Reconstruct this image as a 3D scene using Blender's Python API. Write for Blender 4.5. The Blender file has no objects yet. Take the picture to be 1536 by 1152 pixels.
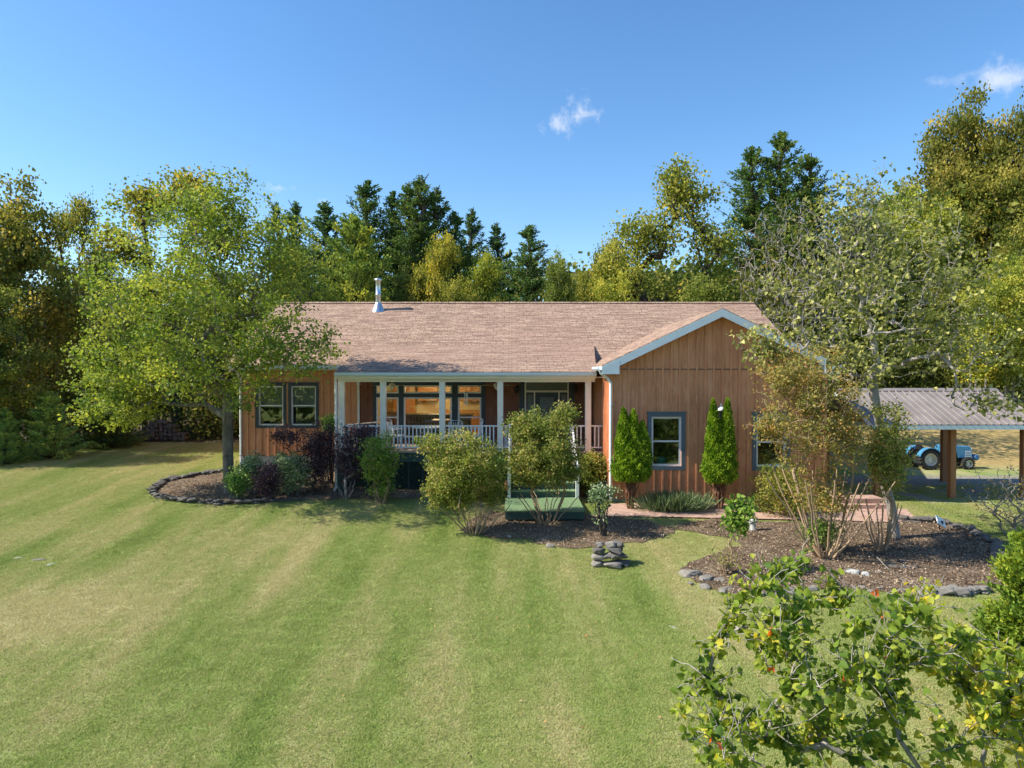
import bpy, math, random
import numpy as np
from mathutils import Vector, Matrix, Euler
C = bpy.context.scene
COL = C.collection
R = math.radians
# ------------------------------------------------------------------ camera
F = 1038.0; CAMZ = 3.85; PITCH = R(0.9)
cd = bpy.data.cameras.new('camera'); cam = bpy.data.objects.new('camera', cd); COL.objects.link(cam)
cam.location = (0, 0, CAMZ); cam.rotation_euler = (R(90) - PITCH, 0, 0)
cd.sensor_width = 36; cd.lens = 36 * F / 1536; cd.clip_start = .1; cd.clip_end = 3000
C.camera = cam
C.render.resolution_x = 1024; C.render.resolution_y = 768
# ------------------------------------------------------------------ light
SUN_EL = R(43); SUN_AZ = R(5)          # azimuth: 0 = from the left along the house front, + = from the camera side
sdir = Vector((-math.cos(SUN_AZ) * math.cos(SUN_EL), -math.sin(SUN_AZ) * math.cos(SUN_EL), math.sin(SUN_EL)))
sl = bpy.data.lights.new('sun', 'SUN'); sun = bpy.data.objects.new('sun', sl); COL.objects.link(sun)
sl.energy = 4.4; sl.angle = R(.53); sl.color = (1.0, .93, .80)
sun.rotation_euler = sdir.to_track_quat('Z', 'Y').to_euler()
w = bpy.data.worlds.new('World'); C.world = w; w.use_nodes = True
nt = w.node_tree; nd = nt.nodes; lk = nt.links; nd.clear()
sky = nd.new('ShaderNodeTexSky'); sky.sky_type = 'NISHITA'; sky.sun_disc = False
sky.sun_elevation = SUN_EL; sky.sun_rotation = math.atan2(sdir.x, sdir.y)
sky.altitude = 200; sky.air_density = 1.0; sky.dust_density = .35; sky.ozone_density = 2.2
bg = nd.new('ShaderNodeBackground'); bg.inputs[1].default_value = .15
wo = nd.new('ShaderNodeOutputWorld'); lk.new(bg.outputs[0], wo.inputs[0])
tc = nd.new('ShaderNodeTexCoord')
def M_(op, a, b=None, c=None):
    n = nd.new('ShaderNodeMath'); n.operation = op
    for i, v in enumerate((a, b, c)):
        if v is None: continue
        if isinstance(v, (int, float)): n.inputs[i].default_value = v
        else: lk.new(v, n.inputs[i])
    return n.outputs[0]
def V_(op, a, b):
    n = nd.new('ShaderNodeVectorMath'); n.operation = op
    for i, v in enumerate((a, b)):
        if isinstance(v, (tuple, Vector)): n.inputs[i].default_value = tuple(v)
        else: lk.new(v, n.inputs[i])
    return n
def ray(px, py):
    u = (px - 768) / F; v = (py - 576) / F
    return Vector((u, math.cos(PITCH) - v * math.sin(PITCH), -math.sin(PITCH) - v * math.cos(PITCH)))
def skynoise(scale, det, off):
    n = nd.new('ShaderNodeTexNoise'); n.inputs['Scale'].default_value = scale; n.inputs['Detail'].default_value = det
    n.inputs['Roughness'].default_value = .62
    a = V_('ADD', tc.outputs['Generated'], (off, 0, 0)); lk.new(a.outputs[0], n.inputs['Vector']); return n.outputs[0]
cloud = None
for (px, py, hw, hh, amt, sc, off) in [(857, 175, 56, 38, .95, 34, .3), (421, 282, 34, 15, .9, 45, 2.3), (1500, 120, 80, 30, .85, 26, 5.1), (1405, 125, 45, 14, .4, 34, 7.7), (482, 302, 18, 9, .35, 60, 1.1)]:
    c = ray(px, py).normalized(); rt = Vector((c.y, -c.x, 0)).normalized(); up = rt.cross(c)
    d = V_('SUBTRACT', tc.outputs['Generated'], c).outputs[0]
    a = M_('DIVIDE', V_('DOT_PRODUCT', d, rt).outputs['Value'], hw / F)
    b = M_('DIVIDE', V_('DOT_PRODUCT', d, up).outputs['Value'], hh / F)
    fwd = M_('GREATER_THAN', V_('DOT_PRODUCT', tc.outputs['Generated'], c).outputs['Value'], .8)
    r2 = M_('SQRT', M_('ADD', M_('MULTIPLY', a, a), M_('MULTIPLY', b, b)))
    nz = skynoise(sc, 7, off)
    m = M_('SUBTRACT', M_('MULTIPLY_ADD', nz, 3.4, -1.15), r2)
    mr = nd.new('ShaderNodeMapRange'); mr.interpolation_type = 'SMOOTHSTEP'; lk.new(m, mr.inputs[0])
    mr.inputs[1].default_value = -.15; mr.inputs[2].default_value = 1.1; mr.inputs[3].default_value = 0; mr.inputs[4].default_value = amt * .8
    k = M_('MULTIPLY', mr.outputs[0], fwd)
    cloud = k if cloud is None else M_('MAXIMUM', cloud, k)
hsv = nd.new('ShaderNodeHueSaturation'); hsv.inputs['Saturation'].default_value = 1.22; hsv.inputs['Value'].default_value = .86
lk.new(sky.outputs[0], hsv.inputs['Color'])
mixc = nd.new('ShaderNodeMix'); mixc.data_type = 'RGBA'
lk.new(cloud, mixc.inputs[0]); lk.new(hsv.outputs[0], mixc.inputs[6]); mixc.inputs[7].default_value = (3.9, 4.05, 4.3, 1)
lk.new(mixc.outputs[2], bg.inputs[0])
vs = C.view_settings; vs.view_transform = 'Standard'; vs.look = 'None'; vs.gamma = 1; vs.exposure = .80
try: vs.use_curve_mapping = False
except Exception: pass
C.render.engine = 'CYCLES'
C.cycles.max_bounces = 8; C.cycles.transparent_max_bounces = 12; C.cycles.diffuse_bounces = 3

# ------------------------------------------------------------------ geometry helpers
def sst(a, b, x):
    t = min(1, max(0, (x - a) / (b - a))); return t * t * (3 - 2 * t)
def gh(x, y):
    """terrain height"""
    def pw(y, pts):
        if y <= pts[0][0]: return pts[0][1]
        for (a, za), (b, zb) in zip(pts, pts[1:]):
            if y <= b: return za + (zb - za) * (y - a) / (b - a)
        return zb
    zc = pw(y, [(-60, -1.6), (0, -1.25), (8, -1.05), (12, -.86), (22.6, 0.0), (25, .2), (60, 1.6), (150, 14)])
    zr = pw(y, [(-60, -1.6), (0, -1.25), (8, -1.05), (12, -.86), (21.8, -.07), (29, -.15), (32, .1), (37, 1.15), (48, 3.6), (70, 8.5), (150, 26)])
    t = sst(7, 12.5, x)
    z = zc * (1 - t) + zr * t
    z += .05 * math.sin(x * .55 + 1) * math.sin(y * .4) * sst(30, 20, abs(x)) * sst(20.5, 17, y)
    return z
def P(px, py, D):
    r = ray(px, py); return Vector((r.x / r.y * D, D, CAMZ + r.z / r.y * D))
def G(px, py):
    """point of the terrain behind a photograph pixel"""
    r = ray(px, py); D = 4.0
    while D < 200:
        p = r / r.y * D; z = CAMZ + p.z
        if z <= gh(p.x, D): break
        D += .03
    return Vector((p.x, D, gh(p.x, D)))
def setp(o, label=None, cat=None, group=None, kind=None):
    if label: o['label'] = label
    if cat: o['category'] = cat
    if group: o['group'] = group
    if kind: o['kind'] = kind
    return o
def link(name, me, mat=None, parent=None):
    o = bpy.data.objects.new(name, me); COL.objects.link(o)
    if mat is not None and len(me.materials) == 0: me.materials.append(mat)
    if parent: o.parent = parent
    return o
def empty(name, loc=(0, 0, 0), rz=0, label=None, cat=None, group=None):
    o = bpy.data.objects.new(name, None); COL.objects.link(o); o.empty_display_size = .2
    o.location = loc; o.rotation_euler = (0, 0, rz); return setp(o, label, cat, group)
def mesh_np(name, verts, loops, counts, mat=None, vattr=None, smooth=False):
    me = bpy.data.meshes.new(name); nv = len(verts)
    me.vertices.add(nv); me.vertices.foreach_set('co', np.asarray(verts, np.float32).ravel())
    me.loops.add(len(loops)); me.loops.foreach_set('vertex_index', np.asarray(loops, np.int32))
    nf = len(counts); me.polygons.add(nf); counts = np.asarray(counts, np.int32)
    st = np.zeros(nf, np.int32); st[1:] = np.cumsum(counts)[:-1]
    me.polygons.foreach_set('loop_start', st)
    try: me.polygons.foreach_set('loop_total', counts)
    except Exception: pass
    if smooth: me.polygons.foreach_set('use_smooth', np.ones(nf, bool))
    if vattr is not None:
        a = me.attributes.new('v', 'FLOAT', 'FACE'); a.data.foreach_set('value', np.asarray(vattr, np.float32))
    me.update(calc_edges=True)
    if mat: me.materials.append(mat)
    return me
class MB:
    def __init__(s): s.v = []; s.f = []
    def poly(s, pts): n = len(s.v); s.v += [tuple(p) for p in pts]; s.f.append(tuple(range(n, n + len(pts)))); return s
    def box(s, x0, x1, y0, y1, z0, z1, mtx=None):
        n = len(s.v); pts = [Vector((x, y, z)) for z in (z0, z1) for y in (y0, y1) for x in (x0, x1)]
        if mtx is not None: pts = [mtx @ p for p in pts]
        s.v += [tuple(p) for p in pts]
        for q in ((0, 2, 3, 1), (4, 5, 7, 6), (0, 1, 5, 4), (2, 6, 7, 3), (0, 4, 6, 2), (1, 3, 7, 5)): s.f.append(tuple(n + i for i in q))
        return s
    def prism(s, poly, vec):
        """poly: list of 3-D points, extruded by vec"""
        n = len(s.v); k = len(poly); vec = Vector(vec)
        s.v += [tuple(p) for p in poly] + [tuple(Vector(p) + vec) for p in poly]
        s.f.append(tuple(range(n, n + k))[::-1]); s.f.append(tuple(range(n + k, n + 2 * k)))
        for i in range(k): j = (i + 1) % k; s.f.append((n + i, n + j, n + k + j, n + k + i))
        return s
    def bar(s, a, b, w, h, up=(0, 0, 1)):
        a = Vector(a); b = Vector(b); d = (b - a); L = d.length; d.normalize(); up = Vector(up)
        if abs(d.dot(up)) > .95: up = Vector((0, 1, 0))
        sd = d.cross(up).normalized(); u = sd.cross(d)
        m = Matrix((sd, d, u)).transposed().to_4x4(); m.translation = a
        return s.box(-w / 2, w / 2, 0, L, -h / 2, h / 2, m)
    def tube(s, pts, rad, n=10, cap=True):
        pts = [Vector(p) for p in pts]; rs = rad if isinstance(rad, (list, tuple)) else [rad] * len(pts)
        base = len(s.v); ref = None
        for i, p in enumerate(pts):
            d = (pts[min(i + 1, len(pts) - 1)] - pts[max(i - 1, 0)])
            if d.length < 1e-6: d = Vector((0, 0, 1))
            d.normalize()
            if ref is None: ref = Vector((1, 0, 0)) if abs(d.x) < .9 else Vector((0, 1, 0))
            a = d.cross(ref).normalized(); b = d.cross(a).normalized(); ref = b.cross(d) * -1 if False else ref
            for k in range(n):
                t = 2 * math.pi * k / n; s.v.append(tuple(p + (a * math.cos(t) + b * math.sin(t)) * rs[i]))
        for i in range(len(pts) - 1):
            for k in range(n):
                q = (k + 1) % n; s.f.append((base + i * n + k, base + i * n + q, base + (i + 1) * n + q, base + (i + 1) * n + k))
        if cap:
            s.f.append(tuple(base + k for k in range(n))[::-1]); e = base + (len(pts) - 1) * n; s.f.append(tuple(e + k for k in range(n)))
        return s
    def lathe(s, prof, c=(0, 0, 0), n=20, mtx=None):
        base = len(s.v); c = Vector(c)
        for (r, z) in prof:
            for k in range(n):
                t = 2 * math.pi * k / n; p = Vector((r * math.cos(t), r * math.sin(t), z))
                if mtx is not None: p = mtx @ p
                s.v.append(tuple(p + c))
        for i in range(len(prof) - 1):
            for k in range(n):
                q = (k + 1) % n; s.f.append((base + i * n + k, base + i * n + q, base + (i + 1) * n + q, base + (i + 1) * n + k))
        return s
    def build(s, name, mat, parent=None, smooth=False, bevel=0, origin=None):
        me = bpy.data.meshes.new(name)
        vs_ = s.v if origin is None else [(a - origin[0], b - origin[1], c - origin[2]) for a, b, c in s.v]
        me.from_pydata(vs_, [], s.f); me.materials.append(mat)
        if smooth:
            for p in me.polygons: p.use_smooth = True
        o = link(name, me, None, parent)
        if origin is not None: o.location = origin
        if bevel:
            b = o.modifiers.new('b', 'BEVEL'); b.width = bevel; b.segments = 2; b.limit_method = 'ANGLE'
        return o
# ------------------------------------------------------------------ materials
def newmat(name):
    m = bpy.data.materials.new(name); m.use_nodes = True; t = m.node_tree; t.nodes.clear()
    out = t.nodes.new('ShaderNodeOutputMaterial'); return m, t, out
def N(t, kind, **kw):
    n = t.nodes.new(kind)
    for k, v in kw.items():
        if hasattr(n, k): setattr(n, k, v)
    return n
def noise(t, scale, detail=4, rough=.55, vec=None, dist=0):
    n = t.nodes.new('ShaderNodeTexNoise'); n.inputs['Scale'].default_value = scale; n.inputs['Detail'].default_value = detail
    n.inputs['Roughness'].default_value = rough; n.inputs['Distortion'].default_value = dist
    if vec is not None: t.links.new(vec, n.inputs['Vector'])
    return n.outputs[0]
def ramp(t, fac, stops):
    n = t.nodes.new('ShaderNodeValToRGB'); e = n.color_ramp.elements
    while len(e) > 1: e.remove(e[-1])
    e[0].position = stops[0][0]; e[0].color = (*stops[0][1], 1)
    for p, c in stops[1:]:
        q = e.new(p); q.color = (*c, 1)
    t.links.new(fac, n.inputs[0]); return n.outputs[0]
def mix(t, fac, a, b, mode='MIX'):
    n = t.nodes.new('ShaderNodeMix'); n.data_type = 'RGBA'; n.blend_type = mode
    for i, v in ((0, fac), (6, a), (7, b)):
        if isinstance(v, (int, float)): n.inputs[i].default_value = v
        elif isinstance(v, tuple): n.inputs[i].default_value = (*v, 1) if len(v) == 3 else v
        else: t.links.new(v, n.inputs[i])
    return n.outputs[2]
def mth(t, op, a, b=None, c=None, clamp=False):
    n = t.nodes.new('ShaderNodeMath'); n.operation = op; n.use_clamp = clamp
    for i, v in enumerate((a, b, c)):
        if v is None: continue
        if isinstance(v, (int, float)): n.inputs[i].default_value = v
        else: t.links.new(v, n.inputs[i])
    return n.outputs[0]
def mrange(t, v, a, b, c=0, d=1):
    n = t.nodes.new('ShaderNodeMapRange'); n.interpolation_type = 'SMOOTHSTEP'; t.links.new(v, n.inputs[0])
    for i, q in enumerate((a, b, c, d)): n.inputs[i + 1].default_value = q
    return n.outputs[0]
def coords(t, scale=(1, 1, 1), rot=(0, 0, 0), which='Object'):
    c = t.nodes.new('ShaderNodeTexCoord'); m = t.nodes.new('ShaderNodeMapping')
    m.inputs['Scale'].default_value = scale; m.inputs['Rotation'].default_value = rot
    t.links.new(c.outputs[which], m.inputs['Vector']); return m.outputs[0]
def wpos(t, scale=(1, 1, 1), rot=(0, 0, 0)):
    c = t.nodes.new('ShaderNodeNewGeometry'); m = t.nodes.new('ShaderNodeMapping')
    m.inputs['Scale'].default_value = scale; m.inputs['Rotation'].default_value = rot
    t.links.new(c.outputs['Position'], m.inputs['Vector']); return m.outputs[0]
def finish(t, out, color, rough=.6, bump=None, bstr=.3, bdist=.02, metal=0, spec=.5):
    b = t.nodes.new('ShaderNodeBsdfPrincipled')
    if isinstance(color, tuple): b.inputs['Base Color'].default_value = (*color, 1)
    else: t.links.new(color, b.inputs['Base Color'])
    if isinstance(rough, (int, float)): b.inputs['Roughness'].default_value = rough
    else: t.links.new(rough, b.inputs['Roughness'])
    b.inputs['Metallic'].default_value = metal; b.inputs['Specular IOR Level'].default_value = spec
    if bump is not None:
        n = t.nodes.new('ShaderNodeBump'); n.inputs['Strength'].default_value = bstr; n.inputs['Distance'].default_value = bdist
        t.links.new(bump, n.inputs['Height']); t.links.new(n.outputs[0], b.inputs['Normal'])
    t.links.new(b.outputs[0], out.inputs[0]); return b
def simple(name, col, rough=.6, var=.25, scale=6, metal=0, bstr=.15, spec=.5, stretch=(1, 1, 1)):
    m, t, o = newmat(name); v = coords(t, stretch)
    n1 = noise(t, scale, 5, .6, v); n2 = noise(t, scale * 7, 3, .6, v)
    f = mth(t, 'MULTIPLY_ADD', n2, .4, mth(t, 'MULTIPLY', n1, .6))
    lo = tuple(c * (1 - var) for c in col); hi = tuple(min(1, c * (1 + var)) for c in col)
    finish(t, o, ramp(t, f, [(.3, lo), (.7, hi)]), rough, n2, bstr, .01, metal, spec); return m
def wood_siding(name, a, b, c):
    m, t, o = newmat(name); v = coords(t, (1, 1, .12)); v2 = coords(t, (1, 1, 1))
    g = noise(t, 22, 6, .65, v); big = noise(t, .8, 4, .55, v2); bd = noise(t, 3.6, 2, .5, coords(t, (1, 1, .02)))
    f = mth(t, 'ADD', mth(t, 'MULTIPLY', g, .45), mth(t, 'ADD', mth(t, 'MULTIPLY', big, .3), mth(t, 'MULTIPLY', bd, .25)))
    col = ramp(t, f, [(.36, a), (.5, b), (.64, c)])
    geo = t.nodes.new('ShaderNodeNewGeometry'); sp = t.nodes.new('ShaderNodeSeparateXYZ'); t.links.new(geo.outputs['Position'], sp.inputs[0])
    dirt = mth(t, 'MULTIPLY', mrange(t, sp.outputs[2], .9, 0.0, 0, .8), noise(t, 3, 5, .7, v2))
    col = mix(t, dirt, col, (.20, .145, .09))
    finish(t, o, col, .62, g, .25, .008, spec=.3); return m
def shingle(name, sw):
    m, t, o = newmat(name)
    geo = t.nodes.new('ShaderNodeNewGeometry'); sp = t.nodes.new('ShaderNodeSeparateXYZ'); t.links.new(geo.outputs['Position'], sp.inputs[0])
    cb = t.nodes.new('ShaderNodeCombineXYZ')
    a, b = (0, 1) if not sw else (1, 0)
    wob = noise(t, .55, 3, .5, wpos(t)); wob2 = noise(t, 5, 2, .5, wpos(t))
    t.links.new(sp.outputs[a], cb.inputs[0])
    t.links.new(mth(t, 'ADD', mth(t, 'MULTIPLY_ADD', wob, .16, sp.outputs[b]), mth(t, 'MULTIPLY', wob2, .035)), cb.inputs[1])
    br = t.nodes.new('ShaderNodeTexBrick'); t.links.new(cb.outputs[0], br.inputs['Vector'])
    br.offset = .37; br.squash = .8; br.squash_frequency = 3
    for k, q in (('Scale', 1.0), ('Mortar Size', .017), ('Mortar Smooth', .3), ('Bias', 0), ('Brick Width', .31), ('Row Height', .135)): br.inputs[k].default_value = q
    br.inputs['Color1'].default_value = (.29, .19, .14, 1); br.inputs['Color2'].default_value = (.47, .33, .24, 1); br.inputs['Mortar'].default_value = (.13, .08, .06, 1)
    gr = noise(t, 60, 3, .7, wpos(t)); bigv = noise(t, .35, 4, .6, wpos(t))
    rows = noise(t, 1.0, 3, .6, wpos(t, (1.1, 9, 1) if not sw else (9, 1.1, 1)))
    col = mix(t, .35, br.outputs['Color'], ramp(t, gr, [(.3, (.21, .135, .10)), (.7, (.44, .315, .23))]))
    col = mix(t, mrange(t, bigv, .4, .7, 0, .3), col, (.33, .20, .155)); col = mix(t, 1.0, col, ramp(t, rows, [(.35, (.72, .70, .68)), (.65, (1.28, 1.27, 1.25))]), 'MULTIPLY')
    finish(t, o, col, .9, br.outputs['Fac'], .5, -.02, spec=.25); return m
LB = 1.45
def leafmat(name, stops, trans=.45, rough=.5, gloss=.35):
    m, t, o = newmat(name)
    gloss *= .3; rough = min(.8, rough + .15); stops = [(p, tuple(min(.8, q * LB) for q in c)) for p, c in stops]
    at = t.nodes.new('ShaderNodeAttribute'); at.attribute_name = 'v'
    oi = t.nodes.new('ShaderNodeObjectInfo')
    c = mix(t, 1.0, ramp(t, at.outputs['Fac'], stops), oi.outputs['Color'], 'MULTIPLY')
    b = t.nodes.new('ShaderNodeBsdfPrincipled'); t.links.new(c, b.inputs['Base Color']); b.inputs['Roughness'].default_value = rough
    b.inputs['Specular IOR Level'].default_value = gloss
    tr = t.nodes.new('ShaderNodeBsdfTranslucent'); hs = t.nodes.new('ShaderNodeHueSaturation'); hs.inputs['Value'].default_value = 1.35; hs.inputs['Saturation'].default_value = 1.08; hs.inputs['Hue'].default_value = .495
    t.links.new(c, hs.inputs['Color']); t.links.new(hs.outputs[0], tr.inputs[0])
    mx = t.nodes.new('ShaderNodeMixShader'); mx.inputs[0].default_value = trans
    t.links.new(b.outputs[0], mx.inputs[1]); t.links.new(tr.outputs[0], mx.inputs[2]); t.links.new(mx.outputs[0], o.inputs[0]); return m
def barkmat(name, a, b, sc=9):
    m, t, o = newmat(name); v = coords(t, (1, 1, .3)); n = noise(t, sc, 6, .7, v); n2 = noise(t, 2.2, 3, .5, v)
    f = mth(t, 'MULTIPLY_ADD', n2, .4, mth(t, 'MULTIPLY', n, .6))
    finish(t, o, ramp(t, f, [(.35, a), (.62, b)]), .9, n, .6, .02, spec=.2); return m
def lawncolor(t):
    st = noise(t, 1.0, 4, .6, wpos(t, (.95, .12, 1), (0, 0, R(3))))
    st2 = noise(t, .33, 4, .6, wpos(t, (1, .55, 1)))
    sm = noise(t, 7, 4, .7, wpos(t)); fine = noise(t, 38, 3, .7, wpos(t))
    f = mth(t, 'ADD', mth(t, 'ADD', mth(t, 'MULTIPLY', st, .5), mth(t, 'MULTIPLY', st2, .35)), mth(t, 'ADD', mth(t, 'MULTIPLY', sm, .26), mth(t, 'MULTIPLY', fine, .24)))
    dn = t.nodes.new('ShaderNodeVectorMath'); dn.operation = 'DISTANCE'; t.links.new(wpos(t, (.55, 1, 0)), dn.inputs[0]); dn.inputs[1].default_value = (-10.4 * .55, 13.2, 0)
    wv = t.nodes.new('ShaderNodeTexWave'); wv.inputs['Scale'].default_value = .26; wv.inputs['Distortion'].default_value = 1.6; wv.inputs['Detail'].default_value = 2; wv.inputs['Detail Scale'].default_value = .7; t.links.new(wpos(t, (1, .25, 1), (0, 0, R(4))), wv.inputs['Vector'])
    f = mth(t, 'MULTIPLY_ADD', mth(t, 'SUBTRACT', wv.outputs['Fac'], .5), .026, f)
    f = mth(t, 'ADD', mth(t, 'SUBTRACT', f, .085), mth(t, 'MULTIPLY', mrange(t, mth(t, 'MULTIPLY_ADD', st2, 2.0, dn.outputs['Value']), 3.6, 1.4), .13))
    c = ramp(t, f, [(.42, (.18, .27, .05)), (.50, (.27, .36, .08)), (.59, (.38, .42, .135)), (.70, (.56, .50, .25))])
    return c, fine, sm
M = {}
M['siding'] = wood_siding('stained_siding', (.50, .200, .092), (.70, .312, .155), (.83, .425, .235))
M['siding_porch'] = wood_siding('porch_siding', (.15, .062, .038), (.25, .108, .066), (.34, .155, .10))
M['shingle'] = shingle('roof_shingles', 0); M['shingle_x'] = shingle('roof_shingles_side', 1)
M['white'] = simple('white_paint', (.82, .82, .80), .45, .06, 5)
M['fascia'] = simple('white_paint_blue_shade', (.60, .70, .75), .45, .07, 5)  # white boards and gutters; the blue of skylit shade is put into the colour
M['cream'] = simple('cream_paint', (.82, .77, .66), .5, .07, 5)
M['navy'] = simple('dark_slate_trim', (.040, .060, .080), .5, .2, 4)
M['slate'] = simple('slate_blue_trim', (.10, .145, .185), .5, .15, 4)
M['green'] = simple('dark_green_paint', (.040, .085, .072), .6, .22, 5)
M['deckgreen'] = simple('green_deck_boards', (.16, .25, .12), .7, .2, 4)
M['block'] = simple('foundation_block', (.42, .40, .36), .9, .25, 5)
M['steel'] = simple('galvanised_steel', (.62, .64, .66), .32, .12, 12, metal=.9)
M['darkmetal'] = simple('dark_metal', (.03, .03, .035), .4, .2, 10, metal=.4)
M['inside'] = simple('interior_plaster', (.72, .58, .36), .8, .1, 2)
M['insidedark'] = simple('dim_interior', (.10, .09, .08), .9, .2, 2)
M['oak'] = simple('oak_wood', (.42, .20, .07), .5, .25, 6, stretch=(1, 1, .2))
M['darkwood'] = simple('dark_wood', (.07, .045, .035), .4, .25, 6)
M['brownpost'] = simple('stained_post', (.36, .15, .06), .65, .25, 6, stretch=(1, 1, .15))
M['teal'] = simple('turquoise_plastic', (.02, .42, .36), .4, .1, 6)
M['woodgrey'] = simple('weathered_wood', (.36, .30, .24), .8, .25, 8)
M['terra'] = simple('terracotta', (.50, .21, .09), .7, .15, 8)
M['blue'] = simple('tractor_blue_paint', (.04, .17, .36), .35, .18, 9)
M['ltblue'] = simple('faded_blue_paint', (.07, .25, .44), .4, .18, 9)
M['tyre'] = simple('tyre_rubber', (.03, .03, .028), .85, .3, 14)
M['rim'] = simple('pale_rim', (.62, .60, .54), .5, .12, 9)
M['rock'] = simple('grey_fieldstone', (.24, .22, .19), .9, .5, 5, bstr=.8)
M['rockdark'] = simple('dark_ledge_stone', (.13, .118, .105), .9, .5, 5, bstr=.8)
M['rockpale'] = simple('pale_stone', (.44, .44, .42), .85, .25, 6, bstr=.5)
M['bark'] = barkmat('grey_bark', (.06, .048, .036), (.27, .235, .19), 7); M['oak_log'] = simple('cut_log_ends', (.13, .115, .095), .8, .5, 7)
M['barkpale'] = barkmat('pale_bark', (.15, .13, .11), (.46, .42, .37), 12)
M['barkdark'] = barkmat('dark_bark', (.035, .028, .022), (.11, .09, .07))
M['barktan'] = barkmat('tan_bark', (.22, .14, .08), (.47, .34, .22), 12)
M['barkred'] = barkmat('cedar_bark', (.13, .06, .035), (.28, .15, .09), 12)
M['twig'] = barkmat('grey_twig', (.16, .14, .12), (.34, .31, .28), 12)
def glassmat():
    m, t, o = newmat('window_glass'); tr = t.nodes.new('ShaderNodeBsdfTransparent'); tr.inputs[0].default_value = (.86, .90, .88, 1)
    g = t.nodes.new('ShaderNodeBsdfGlossy'); g.inputs['Roughness'].default_value = .015; g.inputs[0].default_value = (.9, .95, .95, 1)
    f = t.nodes.new('ShaderNodeFresnel'); f.inputs[0].default_value = 1.5
    k = mth(t, 'MULTIPLY_ADD', f.outputs[0], 1.0, .12, clamp=True)
    n = noise(t, 1.3, 2, .5, coords(t)); b = t.nodes.new('ShaderNodeBump'); b.inputs['Strength'].default_value = .06; b.inputs['Distance'].default_value = .05
    t.links.new(n, b.inputs['Height']); t.links.new(b.outputs[0], g.inputs['Normal'])
    mx = t.nodes.new('ShaderNodeMixShader'); t.links.new(k, mx.inputs[0]); t.links.new(tr.outputs[0], mx.inputs[1]); t.links.new(g.outputs[0], mx.inputs[2])
    t.links.new(mx.outputs[0], o.inputs[0]); return m
M['glass'] = glassmat()
def leadedmat():
    m, t, o = newmat('leaded_glass'); v = coords(t, (14, 1, 11)); n = t.nodes.new('ShaderNodeTexVoronoi'); n.feature = 'DISTANCE_TO_EDGE'; t.links.new(v, n.inputs['Vector'])
    k = mrange(t, n.outputs[0], .02, .09); c = mix(t, k, (.03, .03, .03), (.23, .28, .27)); finish(t, o, c, .12, n.outputs[0], .6, .02); return m
M['leaded'] = leadedmat()
def emis(name, col, s):
    m, t, o = newmat(name); e = t.nodes.new('ShaderNodeEmission'); e.inputs[0].default_value = (*col, 1); e.inputs[1].default_value = s; t.links.new(e.outputs[0], o.inputs[0]); return m
M['bulb'] = emis('lamp_bulb', (1, .82, .5), 5)
def latticemat():
    m, t, o = newmat('green_lattice'); 
    return simple('green_lattice', (.035, .07, .06), .7, .25, 8)
M['lattice'] = latticemat()
# ---- ground
def groundmat():
    m, t, o = newmat('ground_turf'); c, fine, sm = lawncolor(t)
    geo = t.nodes.new('ShaderNodeNewGeometry'); sp = t.nodes.new('ShaderNodeSeparateXYZ'); t.links.new(geo.outputs['Position'], sp.inputs[0]); X, Y = sp.outputs[0], sp.outputs[1]
    c = mix(t, 1.0, c, (.76, .80, .78), 'MULTIPLY')
    n1 = noise(t, .5, 5, .65, wpos(t)); n2 = noise(t, 2.4, 5, .7, wpos(t)); n3 = noise(t, 14, 4, .7, wpos(t))
    # dry hay slope on the right, behind the carport
    hay = mth(t, 'MULTIPLY', mrange(t, X, 8, 12), mrange(t, mth(t, 'MULTIPLY_ADD', n1, 3, Y), 29.5, 31.5))
    haycol = ramp(t, mth(t, 'MULTIPLY_ADD', n2, .5, mth(t, 'MULTIPLY', n3, .5)), [(.35, (.22, .20, .07)), (.5, (.42, .30, .12)), (.68, (.56, .42, .20))])
    c = mix(t, hay, c, haycol)
    # bare grey dirt under and in front of the carport
    dx = mth(t, 'MULTIPLY_ADD', n1, 5, X); dy = mth(t, 'MULTIPLY_ADD', n2, 2.4, Y)
    dirt = mth(t, 'MULTIPLY', mrange(t, dx, 12.4, 13.6), mth(t, 'MULTIPLY', mrange(t, dy, 22.0, 23.6), mrange(t, dy, 28.6, 27.4)))
    dirt2 = mth(t, 'MULTIPLY', mrange(t, X, 11, 13), mth(t, 'MULTIPLY', mrange(t, Y, 18, 20), mth(t, 'MULTIPLY', mrange(t, Y, 23, 21.5), mrange(t, n2, .5, .6))))
    dcol = ramp(t, n3, [(.35, (.20, .18, .155)), (.65, (.42, .39, .34))])
    c = mix(t, mth(t, 'MAXIMUM', dirt, dirt2), c, dcol)
    # worn soil near the house and the planting
    near = mth(t, 'MULTIPLY', mrange(t, mth(t, 'MULTIPLY_ADD', n2, 1.6, Y), 21.3, 22.6), mth(t, 'MULTIPLY', mrange(t, X, -8, -6.5), mrange(t, X, 11, 9)))
    c = mix(t, near, c, ramp(t, n3, [(.35, (.13, .09, .055)), (.65, (.33, .25, .16))]))
    # forest floor
    fl = mth(t, 'MULTIPLY', mrange(t, mth(t, 'MULTIPLY_ADD', n1, 4, mth(t, 'MULTIPLY_ADD', X, -.32, Y)), 35.5, 37.5), mrange(t, X, 6, 3))
    c = mix(t, fl, c, (.07, .055, .03))
    c = mix(t, mrange(t, mth(t, 'MULTIPLY_ADD', n1, 4, Y), 45, 48), c, (.08, .07, .035))
    finish(t, o, c, .95, mth(t, 'ADD', fine, mth(t, 'MULTIPLY', n3, .8)), .9, .04, spec=.1); return m
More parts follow.
